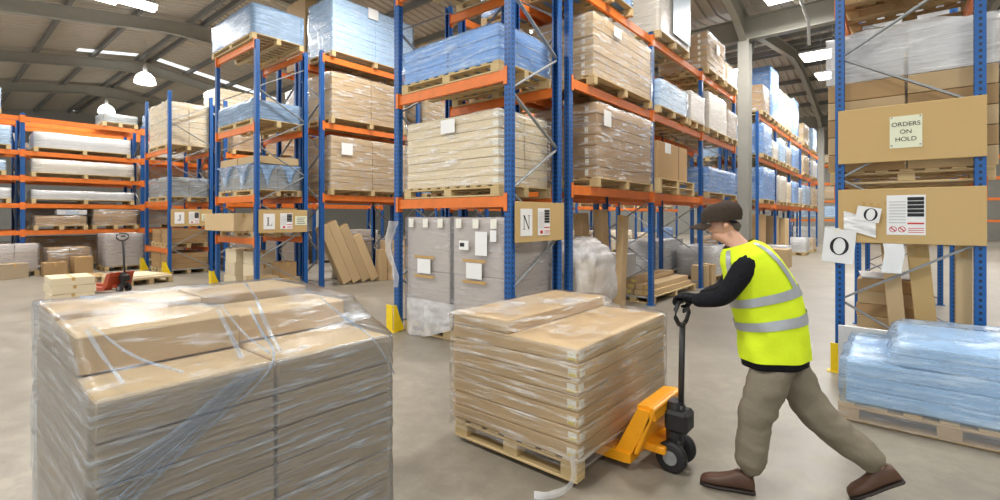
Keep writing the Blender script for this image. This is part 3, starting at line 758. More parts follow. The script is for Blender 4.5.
# round wrapped reel
t = thing('wrapped_reel', 'round film wrapped drum with a pale lid behind leaning boards', 'reel', (-11.52, 7.5, 0))
link('reel_body', lathe([(0, .02), (.52, .02), (.52, 1.0), (.5, 1.02), (0, 1.02)], 'cardlight', 28), t)
link('lid', lathe([(0, 1.02), (.58, 1.02), (.58, 1.07), (0, 1.07)], 'white', 28, smooth=False), t)
link('stretch_film', lathe([(.54, .02)] + [(.54 + .015 * abs(math.sin(k * 1.7)), .02 + k * .098) for k in range(1, 10)] + [(.54, 1.0)], 'clear', 28), t)
for s in range(2):
    for k in range(6 if s == 0 else 4):
        t = carton('small labelled carton, %s from the floor in %s pile behind L' % (NTH[k], ('taller', 'shorter')[s]), .5, .42, .17, (-10.42 - s * .02, 8.02 + s * .47, .142 + k * .172 if s else k * .172 + .002), R.uniform(-.05, .05), 'card', 'carton', 'small labelled cartons', False)
        part('label', t, .003, .16, .09, 'paper', (.251, .08, .05), None, 0); part('label', t, .003, .06, .07, 'ink', (.2525, .02, .06), None, 0)
pallet(.5, .42, (-10.46, 8.49, .002), 'small wooden pallet under the shorter pile of labelled cartons')

# ------------------------------------------------------------------ J end bay and J row
load('tall carton stack wrapped white on one face', 'on the top shelf above the J sign', -17.7, -15.98, 4.42, 5.52, 3.6, 1.22, 7, 'pale', 'y', True)
load('film tented grey packs', 'on the shelf just above the J sign', -17.7, -15.98, 4.42, 5.52, 2.1, .55, 4, 'cardblue', 'xy', True, None, None, True, 'wood', True, 'wrapped load', [(0, 0), (0, 1), (1, 1)])
for i, (x, nm) in enumerate(((-17.3, 'farther'), (-16.42, 'nearer'))):
    pallet(.8, 1.0, (x, 4.98, .752), '%s wooden pallet on the lowest shelf below the J sign' % nm, False)
    for k in range(3): carton('%s flat carton on the %s pallet on lowest shelf below J' % (('bottom', 'middle', 'top')[k], nm), .76, .95, .13, (x, 4.98, .894 + k * .132), R.uniform(-.03, .03), 'cardbrown', group='flat cartons below the J sign')
    pallet(.8, 1.0, (x, 4.98, .002), '%s wooden pallet on the floor below the J sign' % nm, False)
    for k in range(3): carton('%s flat carton on the %s pallet on floor below J' % (('bottom', 'middle', 'top')[k], nm), .78, 1.0, .15, (x, 4.98, .144 + k * .152), R.uniform(-.03, .03), 'cardbrown', group='flat cartons below the J sign')
load('tan wrapped stack', 'on the middle shelf behind the J sign', -16.82, -15.8, 6.1, 8.4, 2.1, 1.1, 7, 'tan', None, False)
load('brown wrapped stack', 'on the top shelf behind the J sign', -16.82, -15.8, 6.1, 8.4, 3.6, 1.1, 7, 'brown', None, False)

# ------------------------------------------------------------------ racks deeper in the hall, seen through the nearer ones
rack('distant racking behind the L row, seen through the N racking', 'y', FAR[:5], -10.3, -11.24, LV, 5.1)
rack('distant racking behind the N row hidden side, beyond the column', 'y', FAR[:5], -5.64, -4.7, LV, 5.08)
rack('distant racking behind the J row, seen through the L racking', 'y', [LROW[2] + 2.9 * k_ for k_ in range(1, 5)], -15.85, -16.79, [2.1, 3.6], 5.2)
rack('racking back to back with the six beam racking by red truck', 'y', [-1.05, 1.85, 4.75, 7.65], -21.95, -21.0, [1.25, 2.85, 4.6], 4.7)
PAL_ = [('tan', 'tan'), ('brown', 'brown'), ('blue', 'blue'), ('grey', 'grey'), ('pale', 'pale'), ('iceblue', 'pale blue')]
def fill(x0, x1, frames, zs, where, hmax, seed):
    q = random.Random(seed)
    for z, sh in zs:
        for k_, (a, b) in enumerate(zip(frames, frames[1:])):
            sty, nm = q.choice(PAL_); h = hmax * q.uniform(.6, 1.0); w_ = q.uniform(1.9, 2.6)
            load('%s wrapped stack, %s bay,' % (nm, NTH[k_]), 'on the %s %s' % (sh, where), x0, x1, a + .14, a + .14 + w_, z, h, 4, sty, None, False)
SH = [(0, 'floor'), (2.1, 'lowest shelf'), (3.6, 'middle shelf'), (5.0, 'top shelf')]
fill(-11.3, -10.25, FAR[:5], SH, 'far behind the L row', 1.1, 3)
fill(-5.66, -4.64, FAR[:5], SH[:3], 'far behind hidden N rack', 1.1, 4)
fill(-16.82, -15.8, [LROW[2] + 2.9 * k_ for k_ in range(1, 5)], SH[:3], 'far behind the J row', 1.1, 5)
fill(-11.3, -10.25, LROW[2:4], [(0, 'floor'), (2.17, 'lowest shelf'), (3.85, 'middle shelf')], 'at the back of the L row', 1.1, 6)
fill(-16.82, -15.8, LROW[:3], [(0, 'floor')], 'behind the J sign', 1.3, 11)
rack('racking back to back behind the J end bay, hidden side', 'y', LROW[:2], -18.02, -17.06, [2.1, 3.6, 4.75], 4.9)
load('tan wrapped tall stack', 'on top shelf of hidden side behind J', -18.05, -17.0, 6.05, 8.2, 4.75, .95, 7, 'pale', None, False)
load('brown wrapped stack', 'on middle shelf of hidden side behind J', -18.05, -17.0, 6.05, 8.3, 3.6, .8, 6, 'brown', None, False)
load('dark brown wrapped stack', 'on lowest shelf of hidden side behind J', -18.05, -17.0, 6.05, 8.0, 2.1, 1.0, 7, 'brown', None, False)
fill(-22.0, -20.95, [-1.05, 1.85, 4.75, 7.65], [(0, 'floor'), (1.25, 'lowest shelf'), (2.85, 'middle shelf')], 'behind the six beam racking', 1.0, 8)
fill(-12.42, -11.4, [LROW[1], LROW[2]], [(0, 'floor'), (2.17, 'lowest shelf'), (3.85, 'middle shelf')], 'second bay hidden behind L', 1.0, 9)

# ------------------------------------------------------------------ racking facing the red pallet truck
for z, rows in {1.25: [(-3.6, -1.4, .45, 'cardblue'), (-.9, 1.3, .35, 'white'), (2.1, 3.3, .29, 'brown'), (3.45, 4.6, .5, 'brown')], 2.05: [(-.8, 1.6, .3, 'white'), (2.05, 4.5, .26, 'white')], 2.85: [(-3.6, -1.3, .35, 'white'), (-.9, 1.5, .3, 'iceblue'), (2.05, 4.5, .4, 'whitetan')],
                3.6: [(-3.7, -1.4, .5, 'iceblue'), (-.9, 1.6, .55, 'iceblue'), (2.1, 4.4, .45, 'white'), (5.0, 7.2, .5, 'white')], 4.6: [(-3.6, -1.2, .6, 'tan'), (-.8, 1.4, .6, 'iceblue'), (3.7, 4.6, .28, 'cardblue'), (5.0, 7.0, .5, 'iceblue')]}.items():
    for i, (a, b, h, sty) in enumerate(rows):
        nm = {'white': 'white', 'iceblue': 'pale blue', 'brown': 'brown', 'whitetan': 'cream', 'cardblue': 'grey', 'tan': 'tan'}[sty]
        load('%s wrapped packs, %s' % (nm, NTH[i]), 'on the %s shelf facing the red truck' % {1.25: 'lowest', 2.05: 'second', 2.85: 'third', 3.6: 'fourth', 4.6: 'top'}[z], -20.78, -19.72, a, b, z, h, 3 if h < .5 else 4, sty, None, False)
for i, (y, sty, nm, h) in enumerate(((-3.0, 'grey', 'grey', .9), (.1, 'white', 'white', .9), (1.6, 'ribgrey', 'greyish', .75), (2.75, 'brown', 'brown', .6), (4.0, 'ribgrey', 'tall grey', 1.0))):
    load('%s wrapped stack, %s along the row' % (nm, NTH[i]), 'on the floor behind the red truck', -19.6, -18.75 if i < 4 else -18.5, y - .48, y + .48, 0, h, max(4, int(h / .12)), sty, 'y', False)

# ------------------------------------------------------------------ signs and letters
def quads(rects, name, mat, dep=.0016):
    V = []; F = []
    for pts in rects:
        b = len(V); n = len(pts)
        for s in (-dep, 0): V.extend([(x, s, z) for x, z in pts])
        F.extend([list(range(b, b + n)), list(range(b + n, b + 2 * n))] + [[b + i, b + (i + 1) % n, b + n + (i + 1) % n, b + n + i] for i in range(n)])
    return tri_mesh(name, V, F, mat)
rc = lambda x0, x1, z0, z1: [(x0, z0), (x1, z0), (x1, z1), (x0, z1)]
def glyph(ch):
    if ch == 'N': return [rc(-.32, -.27, -.5, .5), rc(.27, .32, -.5, .5), [(-.36, .5), (-.22, .5), (.32, -.5), (.24, -.5)], rc(-.42, -.17, -.5, -.46), rc(.17, .42, .46, .5), rc(-.42, -.25, .46, .5)]
    if ch == 'L': return [rc(-.2, -.07, -.5, .5), rc(-.32, .32, -.5, -.45), rc(-.32, .05, .46, .5), [(.26, -.45), (.32, -.45), (.36, -.22), (.33, -.22)]]
    if ch == 'J':
        out = [rc(.02, .15, -.3, .5), rc(-.12, .28, .46, .5)]
        for k in range(8):
            a0, a1 = -PI * k / 8, -PI * (k + 1) / 8
            f = lambda a, r: (-.06 + r * math.cos(a), -.3 + r * .95 * math.sin(a))
            w = .13 - .05 * k / 8; w2 = .13 - .05 * (k + 1) / 8
            out.append([f(a0, .21), f(a0, .21 - w), f(a1, .21 - w2), f(a1, .21)])
        return out
    out = []
    for k in range(32):
        a0, a1 = 2 * PI * k / 32, 2 * PI * (k + 1) / 32
        f = lambda a, rx, rz: (rx * math.cos(a), rz * math.sin(a))
        out.append([f(a0, .44, .5), f(a0, .28, .455), f(a1, .28, .455), f(a1, .44, .5)])
    return out
def letter(ch, size, parent, loc, rot=(0, 0, 0)):
    return link('letter', quads([[(x * size, z * size) for x, z in q] for q in glyph(ch)], 'letter', 'ink'), parent, loc, rot)
def text(body, size, parent, loc, mat='ink', rot=(PI / 2, 0, 0), name='lettering', align='CENTER'):
    cu = bpy.data.curves.new(name, 'FONT'); cu.body = body; cu.size = size; cu.align_x = align; cu.align_y = 'CENTER'; cu.extrude = .0008
    cu.materials.append(M[mat]); o = link(name, cu, parent, loc, rot)
    me = bpy.data.meshes.new_from_object(o.evaluated_get(bpy.context.evaluated_depsgraph_get())); bpy.data.objects.remove(o); return link(name, me, parent, loc, rot)
def sheet(name, parent, w, h, loc, mat='paper', rot=None):
    return part(name, parent, w, .0015, h, mat, loc, rot, 0)
# every board is modelled facing -y, then turned
def poster(p, x, z, w, h, signs=False, y=-.012):
    """printed notice: dark block on one side, ruled lines on the other"""
    s = sheet('notice', p, w, h, (x, y, z - h / 2))
    q = [rc(w * .08, w * .45, h * .5, h * .95)]
    link('black_block', quads([rc(w * .04, w * .46, h * .46 + k * h * .1, h * .545 + k * h * .1) for k in range(5)], 'black_block', 'ink'), s, (0, -.001, 0))
    link('red_lines', quads([rc(w * .06, w * .46, h * (.06 + k * .05), h * (.075 + k * .05)) for k in range(3)] + ([rc(w * .04, w * .46, h * .27, h * .31)]), 'red_lines', 'red'), s, (0, -.001, 0))
    link('grey_lines', quads([rc(-w * .44, w * .0, h * (.3 + k * .075), h * (.31 + k * .075)) for k in range(8)], 'grey_lines', 'greyink'), s, (0, -.001, 0))
    if signs:
        for dx in (-.33, -.1):
            out = []
            for k in range(20):
                a0, a1 = 2 * PI * k / 20, 2 * PI * (k + 1) / 20; r0, r1 = w * .1, w * .078
                out.append([(r0 * math.cos(a0), r0 * math.sin(a0)), (r1 * math.cos(a0), r1 * math.sin(a0)), (r1 * math.cos(a1), r1 * math.sin(a1)), (r0 * math.cos(a1), r0 * math.sin(a1))])
            out.append([(-w * .08, w * .055), (-w * .055, w * .08), (w * .08, -w * .055), (w * .055, -w * .08)])
            link('prohibition_mark', quads(out, 'prohibition_mark', 'red'), s, (dx * w, -.001, h * .14))
    else:
        link('red_blob', quads([rc(-w * .3, -w * .1, h * .06, h * .18)], 'red_blob', 'red'), s, (0, -.001, 0))
    return s
def endboard(label, ch, loc, w=1.06, third=None, px=-.32):
    b = thing('sign_board', label, 'sign', loc, PI / 2, 'letter boards on the rack ends')
    part('cardboard_panel', b, w, .016, .49, 'cardboardsheet', (0, 0, -.245), None, .003)
    s = sheet('letter_sheet', b, .24, .33, (px, -.012, -.17)); letter(ch, .17, s, (0, -.001, .165))
    poster(b, px + .37, .0, .27, .34)
    if third:
        s = sheet('handwritten_note', b, .27, .2, (px + .70, -.012, -.09), 'paperg')
        link('pen_lines', quads([rc(-.1 + .01 * (k % 2), .1 - .015 * (k % 3), .03 + k * .04, .045 + k * .04) for k in range(4)], 'pen_lines', 'greyink'), s, (0, -.001, 0))
    return b
endboard('brown cardboard sign board with letter N and printed notice', 'N', (-3.478, 4.98, 1.59))
endboard('brown cardboard sign board with letter L, notice and yellowish note', 'L', (-10.228, 4.98, 1.56), third=True)
endboard('brown cardboard sign board with letter J, notice and yellowish note', 'J', (-15.778, 4.98, 1.63), third=True)
# boards on the O frame (face -y)
b = thing('sign_board', 'wide brown board reading ORDERS ON HOLD on the rack frame', 'sign', (.055, 6.31, 2.5), 0, 'boards on the O frame')
part('cardboard_panel', b, 1.13, .03, .57, 'cardboardsheet', (0, 0, -.285), None, .003)
s = sheet('paper_notice', b, .25, .32, (-.01, -.019, -.155), 'paperg')
for i, w in enumerate(('ORDERS', 'ON', 'HOLD')): text(w, .06, s, (0, -.002, .235 - i * .075))
for x in (-.11, .11):
    for z in (.02, .30): part('pin', s, .014, .004, .014, 'zinc', (x, -.002, z), None, 0)
b = thing('sign_board', 'brown board with red prohibition notice and torn paper on frame', 'sign', (.055, 6.31, 1.66), 0, 'boards on the O frame')
part('cardboard_panel', b, 1.13, .03, .56, 'cardboardsheet', (0, 0, -.28), None, .003)
poster(b, -.01, .01, .30, .40, True, -.018)
link('faded_print', quads([rc(-.36 + k * .06, -.33 + k * .06, .1 + .01 * (k % 2), .15 - .012 * (k % 3)) for k in range(5)], 'faded_print', 'kraft'), b, (0, -.0155, 0))
t = thing('torn_paper', 'crumpled torn white sheet with part of an O beside O tag', 'paper', (-.325, 6.285, 1.575), 0)
V = []; F = []
for j in range(9):
    for i in range(9):
        u, v = i / 8 - .5, j / 8 - .5
        V.append((u * .27, -.012 - .035 * abs(nz((u, v, 0), 2.2, 4)) - .03 * max(0, u + v), v * .19 - u * .09))
for j in range(8):
    for i in range(8): a = j * 9 + i; F.append([a, a + 1, a + 10, a + 9])
link('sheet', tri_mesh('sheet', V, F, 'paper'), t)
s = sheet('folded_corner', t, .2, .15, (.06, -.05, .03), 'paper', (0, .18, 0)); letter('O', .13, s, (.02, -.0015, .075))
t = thing('hanging_tag', 'white paper tag with black letter O hung on blue post', 'sign', (-.52, 6.27, 1.50), 0)
s = sheet('paper_sheet', t, .28, .36, (0, -.0, -.34), 'paper', (0, .09, 0)); letter('O', .19, s, (.005, -.0015, .18)); part('tape', t, .06, .004, .05, 'tape', (.0, -.002, -.02), None, 0)
t = thing('hanging_paper', 'limp white paper hanging below the prohibition notice', 'paper', (-.055, 6.33, 1.38), 0)
V = []; F = []
for j in range(7):
    for i in range(7):
        u, v = i / 6 - .5, j / 6
        V.append((u * .16 + .012 * math.sin(v * 5), -.03 - .02 * abs(math.sin(u * 8 + v * 3)), -v * .3))
for j in range(6):
    for i in range(6): a = j * 7 + i; F.append([a, a + 1, a + 8, a + 7])
link('sheet', tri_mesh('sheet', V, F, 'paper', smooth=True), t)

# yellow post guards
def guard(label, loc, rz, h=.38, w=.2):
    t = thing('post_guard', label, 'guard', loc, rz, 'yellow rack post guards')
    part('foot_plate', t, .2, .1, .01, 'guard', (0, -.05, 0), None, .001)
    part('front_plate', t, .14, .012, h, 'guard', (0, -.08, .01), None, .002)
    link('side_plate', prism([(-.074, 0), (w - .1, 0), (w - .1, .05), (.02, h * .6), (-.03, h), (-.074, h)], .012, 'guard', 'plate', 'x'), t, (.09, 0, .01))
    part('bolt', t, .025, .025, .02, 'zinc', (-.06, -.04, .01), None, .004)
    return t
guard('yellow steel guard at the corner post of N end bay', (-5.63, 4.36, 0), 0)
guard('yellow steel guard at the corner post of L end bay', (-12.38, 4.36, 0), 0)
guard('yellow steel guard at the corner post below the J sign', (-15.85, 4.36, 0), PI / 2 * 0)
guard('yellow steel guard at the back corner post of J end bay', (-18.0, 4.36, 0), 0)
guard('yellow steel guard at the foot of the O tag post', (-.5, 6.28, 0), 0, .30, .16)

# ------------------------------------------------------------------ O rack contents
XA, XB = -.6, .72
pallet(1.3, 1.2, (.05, 7.1, 2.002), 'pale wooden pallet above the prohibition board in the O rack', True)
t = thing('wrapped_load', 'cartons under white film behind the ORDERS ON HOLD board', 'wrapped load', (.05, 7.1, 2.146), 0, 'wrapped loads on pallets')
for k in range(5):
    for i in range(2): part('carton', t, .66, 1.16, .19, 'card' if (k + i) % 2 else 'cardbrown', (-.34 + i * .68, 0, k * .195), None, .006)
for i in range(2): part('white_carton', t, .63, 1.1, .5, 'white', (-.33 + i * .66, .0, .98), None, .01)
link('stretch_film', shell(1.34, 1.14, .56, 'milky', .03, .01, .08, 77, .1), t, (0, 0, .975))
pallet(1.2, 1.2, (.09, 7.15, 4.002), 'worn wooden pallet overhead in the O rack', True, 'woodold')
t = load('brown wrapped load', 'overhead on the top shelf of the O rack', -.5, .7, 6.55, 7.7, 4.145, .8, 5, 'brown', None, True, pal=False)
load('brown wrapped stack', 'on the lower shelf, second bay of the O rack', -.55, .65, 9.5, 11.0, 2.0, 1.2, 7, 'brown', None, False)
load('white wrapped stack', 'on the top shelf, second bay of the O rack', -.55, .65, 9.5, 11.0, 4.0, 1.0, 6, 'white', None, False)
for k in range(6):
    nm = ('bottom', 'second', 'third', 'fourth', 'fifth', 'topmost')[k]
    carton('%s flat brown tray of the stack behind the blue wrapped pallet' % nm, .62, .8, .135, (-.06, 7.1, .142 + k * .137), R.uniform(-.02, .02), ('card', 'cardbrown')[k % 2], 'tray', 'flat brown trays in the O rack')
pallet(.7, .9, (-.06, 7.1, .002), 'wooden pallet under the flat brown trays in the O rack', False)
part_ = thing('white_sheet', 'sheet of white foam lying on the stack of brown trays', 'sheet', (-.08, 7.1, .967)); part('foam_sheet', part_, .56, .7, .02, 'white', (0, 0, 0), (.0, .0, .1), .006)
for i, (x, y, ry, h, w, nm) in enumerate(((.02, 6.52, .08, 1.36, .14, 'first'), (.25, 6.54, .085, 1.35, .17, 'second'), (.48, 6.54, .0, 1.35, .12, 'third'))):
    leaning('%s of three upright long cartons under the prohibition board' % nm, w, .12, h, (x, y, .02), 0, -ry, 0, ('card', 'cardboardsheet', 'card')[i])
t = thing('white_board', 'white board on edge behind the O post and blue load', 'panel', (.0, 6.14, 0)); part('board', t, .95, .05, .5, 'white', (-.02, 0, .02), None, .004); part('support_rail', t, .9, .07, .02, 'white', (-.02, 0, 0), None, .002)
# blue wrapped pallet in front of the O rack
o = thing('wrapped_load', 'blue film wrapped load on dark pallet at foot of O rack', 'wrapped load', (.28, 5.38, .146), 0, 'wrapped loads on pallets')
pallet(1.34, 1.16, (.28, 5.38, .002), 'dark film covered pallet under the blue load by the O rack', True, 'woodold')
for k in range(3): part('carton', o, 1.24, 1.08, .108, 'bluewhite', (0, 0, k * .112), None, .01)
for k in range(2): part('carton', o, .92, 1.02, .085, 'bluewhite', (.16, .0, .338 + k * .088), None, .01)
me = drape([(-.64, .34), (-.35, .36), (-.31, .50), (-.25, .535), (.63, .53), (.645, .50)], .0, -.55, .55, 'blue', 'x', .045, .03, .012, 5)
link('stretch_film', me, o)
V = []; F = []
for j in range(5):
    for i in range(30):
        u, v = i / 29, j / 4; V.append((-.67 + 1.34 * u, -.6 - .02 * abs(math.sin(u * 23)) - .012 * v, .01 - .13 * v))
for j in range(4):
    for i in range(29): a = j * 30 + i; F.append([a, a + 1, a + 31, a + 30])
link('film_skirt', tri_mesh('film_skirt', V, F, 'grey', smooth=True), o)

# ------------------------------------------------------------------ load in front, draped with film
FX0, FX1, FY0, FY1 = -3.34, -2.05, .36, 1.56
pallet(1.3, 1.22, (-2.7, .96, .002), 'wooden pallet under the big film draped carton stack', True)
zs = .146; H1 = .149
for k in range(6):
    for j, (y0, y1, nm) in enumerate(((FY0, .963, 'camera-end'), (.969, FY1, 'truck-side'))):
        carton('%s wide carton of %s column in the big draped stack' % (NTH[k], ('longer', 'shorter')[j]), FX1 - FX0, y1 - y0 - .008, H1 - .007, ((FX0 + FX1) / 2 + R.uniform(-.004, .004), (y0 + y1) / 2, zs + k * H1), 0, 'cardgrey' if 0 else 'card', group='cartons of the big draped stack', tape=False)
zt = zs + 6 * H1

for j, (y0, y1, xf, nm) in enumerate(((FY0 + .01, .955, -2.40, 'longer'), (.975, FY1 - .01, -2.46, 'shorter'))):
    carton('upper carton in front on the %s column of the draped stack' % nm, xf + 2.86, y1 - y0, .15 - .02 * j, ((xf - 2.86) / 2, (y0 + y1) / 2, zt + .002), 0, 'card', group='upper cartons of the big draped stack', tape=False)
    carton('upper carton at the back on the %s column of the draped stack' % nm, .44, y1 - y0, .175, (-3.11, (y0 + y1) / 2, zt + .002), 0, 'card', group='upper cartons of the big draped stack', tape=False)
t = thing('stretch_film', 'bluish clear stretch film draped over the big carton stack', 'film', (0, 0, 0))
fm = drape([(-3.35, zt + .17), (-3.32, zt + .185), (-2.9, zt + .182), (-2.40, zt + .158), (-2.375, zt + .14), (-2.2, zt + .055), (-2.07, zt + .012), (-2.045, zt)], .15, FY0 - .005, FY1 + .005, 'bluenear', 'x', .035, .010, .004, 2, 'blueshade')
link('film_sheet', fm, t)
def ribbon(name, parent, pts, w, mat='fold', seed=0):
    """bunched strip of film along pts, slightly ruffled"""
    P = [Vector(p) for p in pts]; fine = []
    for _ in range(2):   # round the corners
        P = [P[0]] + [q for a, b in zip(P, P[1:]) for q in (a.lerp(b, .25), a.lerp(b, .75))] + [P[-1]]
    for a, b in zip(P, P[1:]):
        n = max(2, int((b - a).length / .02)); fine += [a.lerp(b, k / n) for k in range(n)]
    fine.append(P[-1]); V = []; F = []; m = 7
    for i, p in enumerate(fine):
        tn = (fine[min(i + 1, len(fine) - 1)] - fine[max(i - 1, 0)]).normalized()
        out = Vector((1, 0, .35)).normalized(); sd = tn.cross(out).normalized(); out = sd.cross(tn)
        ww = w * (.6 + .5 * abs(nz((i * .05, 0, 0), 1, seed)))
        for k in range(m):
            u = k / (m - 1) - .5
            V.append(p + sd * (u * ww) + out * (.006 + .012 * abs(math.sin(u * 9 + i * .05 + seed)) * (1 - abs(u))))
    for i in range(len(fine) - 1):
        for k in range(m - 1): a = i * m + k; F.append([a, a + 1, a + m + 1, a + m])
    return link(name, tri_mesh(name, V, F, mat, smooth=True), parent)
xf = FX1 + .03
ribbon('film_fold', t, [(-2.38, .99, zt + .17), (-2.2, .97, zt + .075), (xf - .01, .955, zt + .03), (xf, .90, zt - .06), (xf, .70, .86), (xf, .48, .70), (xf, .36, .60)], .016, 'fold', 1)
for k in range(9):
    f = k / 8
    ribbon('film_fold', t, [(xf, .90 - .10 * f, zt - .02), (xf, .74 - .16 * f, .90 - .03 * f), (xf, .48 - .10 * f, .71 + .09 * f), (xf, .365, .62 + .2 * f)], .004 + .004 * (k % 3), 'fold', k + 20)
ribbon('film_fold', t, [(-2.40, .86, zt + .18), (-2.2, .845, zt + .08), (xf - .02, .82, zt + .03)], .022, 'fold', 4)
ribbon('film_fold', t, [(-2.40, .885, zt + .18), (-2.2, .90, zt + .08), (xf - .02, .93, zt + .03)], .012, 'fold', 5)
ribbon('film_fold', t, [(-2.95, 1.2, zt + .21), (-2.6, 1.1, zt + .2), (-2.38, 1.03, zt + .175), (-2.2, 1.0, zt + .08), (xf - .01, .97, zt + .028)], .026, 'fold', 8)
ribbon('film_fold', t, [(-2.40, 1.36, zt + .17), (-2.2, 1.40, zt + .07), (xf - .01, 1.42, zt + .02), (xf, 1.50, zt - .1), (xf, 1.555, zt - .2)], .012, 'fold', 12)
ribbon('film_fold', t, [(-3.1, .5, zt + .21), (-2.7, .72, zt + .205), (-2.42, .9, zt + .19)], .03, 'fold', 17)
ribbon('film_fold', t, [(-2.40, .42, zt + .18), (-2.2, .50, zt + .08), (xf - .02, .62, zt + .03)], .014, 'fold', 23)
ribbon('film_fold', t, [(-2.40, .40, zt + .17), (-2.25, .42, zt + .09), (xf - .03, .44, zt + .03)], .02, 'fold', 29)

# ------------------------------------------------------------------ load on the moving pallet truck
MX0, MX1, MY0, MY1 = -2.56, -1.47, 2.50, 3.90
pm2 = thing('wooden_pallet', 'wooden pallet carried by the amber truck', 'pallet', (-2.015, 3.2, .035), 0, 'wooden pallets')
for i in (-1, 0, 1):
    xx = i * .5; 
for i in (-1, 0, 1):
    part('bottom_board', pm2, 1.04, .1, .02, 'wood', (0, i * .63, 0)); part('stringer_board', pm2, 1.04, .1, .018, 'wood', (0, i * .63, .1))
    for j in (-1, 0, 1): part('block', pm2, .12, .1, .08, 'wood', (j * .46, i * .63, .02))
for j in range(7): part('deck_board', pm2, .11, 1.36, .018, 'wood', (-.465 + j * .93 / 6, 0, .118))
t = thing('wrapped_load', 'film wrapped carton stack riding on the amber pallet truck', 'wrapped load', (-2.015, 3.2, .174), 0, 'wrapped loads on pallets')
Hm = .098
for k in range(7):
    c = part('carton', t, 1.06, 1.37, Hm - .004, 'card', (R.uniform(-.006, .006), R.uniform(-.006, .006), k * Hm), None, .006)
    for q, (w_, mt) in enumerate(((.055, 'tape'), (.022, 'tapey'))):
        part('tape', c, .06 if q == 0 else .05, .002, .05 if q == 0 else .016, mt, (.485, -.6865 - q * .001, .02), None, 0)
        if q == 0: part('tape', c, .002, .06, .05, mt, (.5315, -.645, .02), None, 0)
part('carton', t, .52, 1.36, .088, 'card', (-.27, 0, 7 * Hm + .001), None, .006)
tp = 7 * Hm
fm = drape([(-.545, tp + .07), (-.53, tp + .09), (-.02, tp + .09), (.02, tp + .075), (.09, tp + .02), (.5, tp + .006), (.54, tp)], -.05, -.70, .70, 'clearnear', 'x', .035, .012, .004, 9)
link('stretch_film', fm, t)
ribbon('film_tail', t, [(.50, -.72, .05), (.53, -.74, -.06), (.50, -.78, -.13), (.42, -.86, -.165), (.36, -.9, -.167)], .07, 'bag', 3)

# ------------------------------------------------------------------ pallet trucks
def pallet_truck(label, loc, rz, body, hl=.62, lean=.0, forklen=1.12, worn=False):
    """forks along -x from the heel at x=0; steering wheels and tiller on the +x side"""
    t = thing('pallet_truck', label, 'pallet truck', loc, rz, 'hand pallet trucks')
    for s in (-1, 1):
        y = s * .19
        f = link('fork', prism([(-forklen, .075), (-forklen - .06, .06), (-forklen - .06, .05), (-forklen, .052), (.0, .052), (.05, .06), (.05, .118), (.0, .118), (-forklen, .118), (-forklen - .05, .09)][::1], .15, body, 'fork'), t, (0, y, 0))
        for q in (0, 1): link('load_roller', cyl(.036, .06, 'black', 14, 'y'), f, (-forklen + .06 + q * .08, -.03, .038))
        link('heel_gusset', prism([(-.06, .118), (.05, .118), (.17, .36), (.17, .42), (.09, .42)], .06, body, 'gusset'), t, (0, s * .22, 0))
    part('head_plate', t, .03, .50, .35, body, (.075, 0, .12), (0, .36, 0), .008)
    link('top_tank', prism([(.08, .36), (.20, .36), (.20, .42), (.16, .445), (.08, .435)], .46, body, 'tank'), t)
    part('lower_arm', t, .2, .3, .05, body, (.13, 0, .12), None, .008)
    link('pump_cylinder', cyl(.055, .30, 'steel', 18), t, (.24, 0, .14))
    part('pump_block', t, .15, .16, .14, 'black', (.27, .0, .25), None, .02)
    part('steering_fork', t, .09, .1, .06, 'black', (.25, 0, .13), None, .01)
    for s in (-1, 1):
        w = link('steering_wheel', lathe([(.03, -.03), (.075, -.03), (.095, -.022), (.1, -.01), (.1, .01), (.095, .022), (.075, .03), (.03, .03)], 'black', 26), t, (.25, s * .085, .101), (PI / 2, 0, 0))
        link('hub', cyl(.045, .012, 'zinc', 18, 'z', z0=-.006), w, (0, 0, s * -.028))
    hx = .28; top = (hx + math.sin(lean) * hl, 0, .40 + math.cos(lean) * hl)
    tube('tiller', t, [(hx, 0, .36), (hx + math.sin(lean) * hl * .5, 0, .40 + math.cos(lean) * hl * .5), top], .019, 'steel', 10)
    tube('tiller_yoke', t, [(hx - .02, 0, .30), (hx, 0, .42)], .032, 'steel', 10)
    hd = [(top[0], -.0, top[2] - .02), (top[0], -.07, top[2] + .0), (top[0], -.125, top[2] + .05), (top[0], -.125, top[2] + .10), (top[0], -.07, top[2] + .14), (top[0], .07, top[2] + .14), (top[0], .125, top[2] + .10), (top[0], .125, top[2] + .05), (top[0], .07, top[2]), (top[0], 0, top[2] - .02)]
    tube('handle_loop', t, hd, .014, 'black', 10)
    part('control_lever', t, .012, .09, .03, 'black', (top[0] + .02, 0, top[2] + .07), None, .004)
    return t, top
TR, ttop = pallet_truck('amber hand pallet truck under the load the man pushes', (-1.385, 3.18, 0), 0, 'truck', .56, .02)
pallet_truck('orange-red hand pallet truck parked beside low pallets', (-13.3, 2.72, 0), .35, 'truckred', .75, -.1, 1.05)
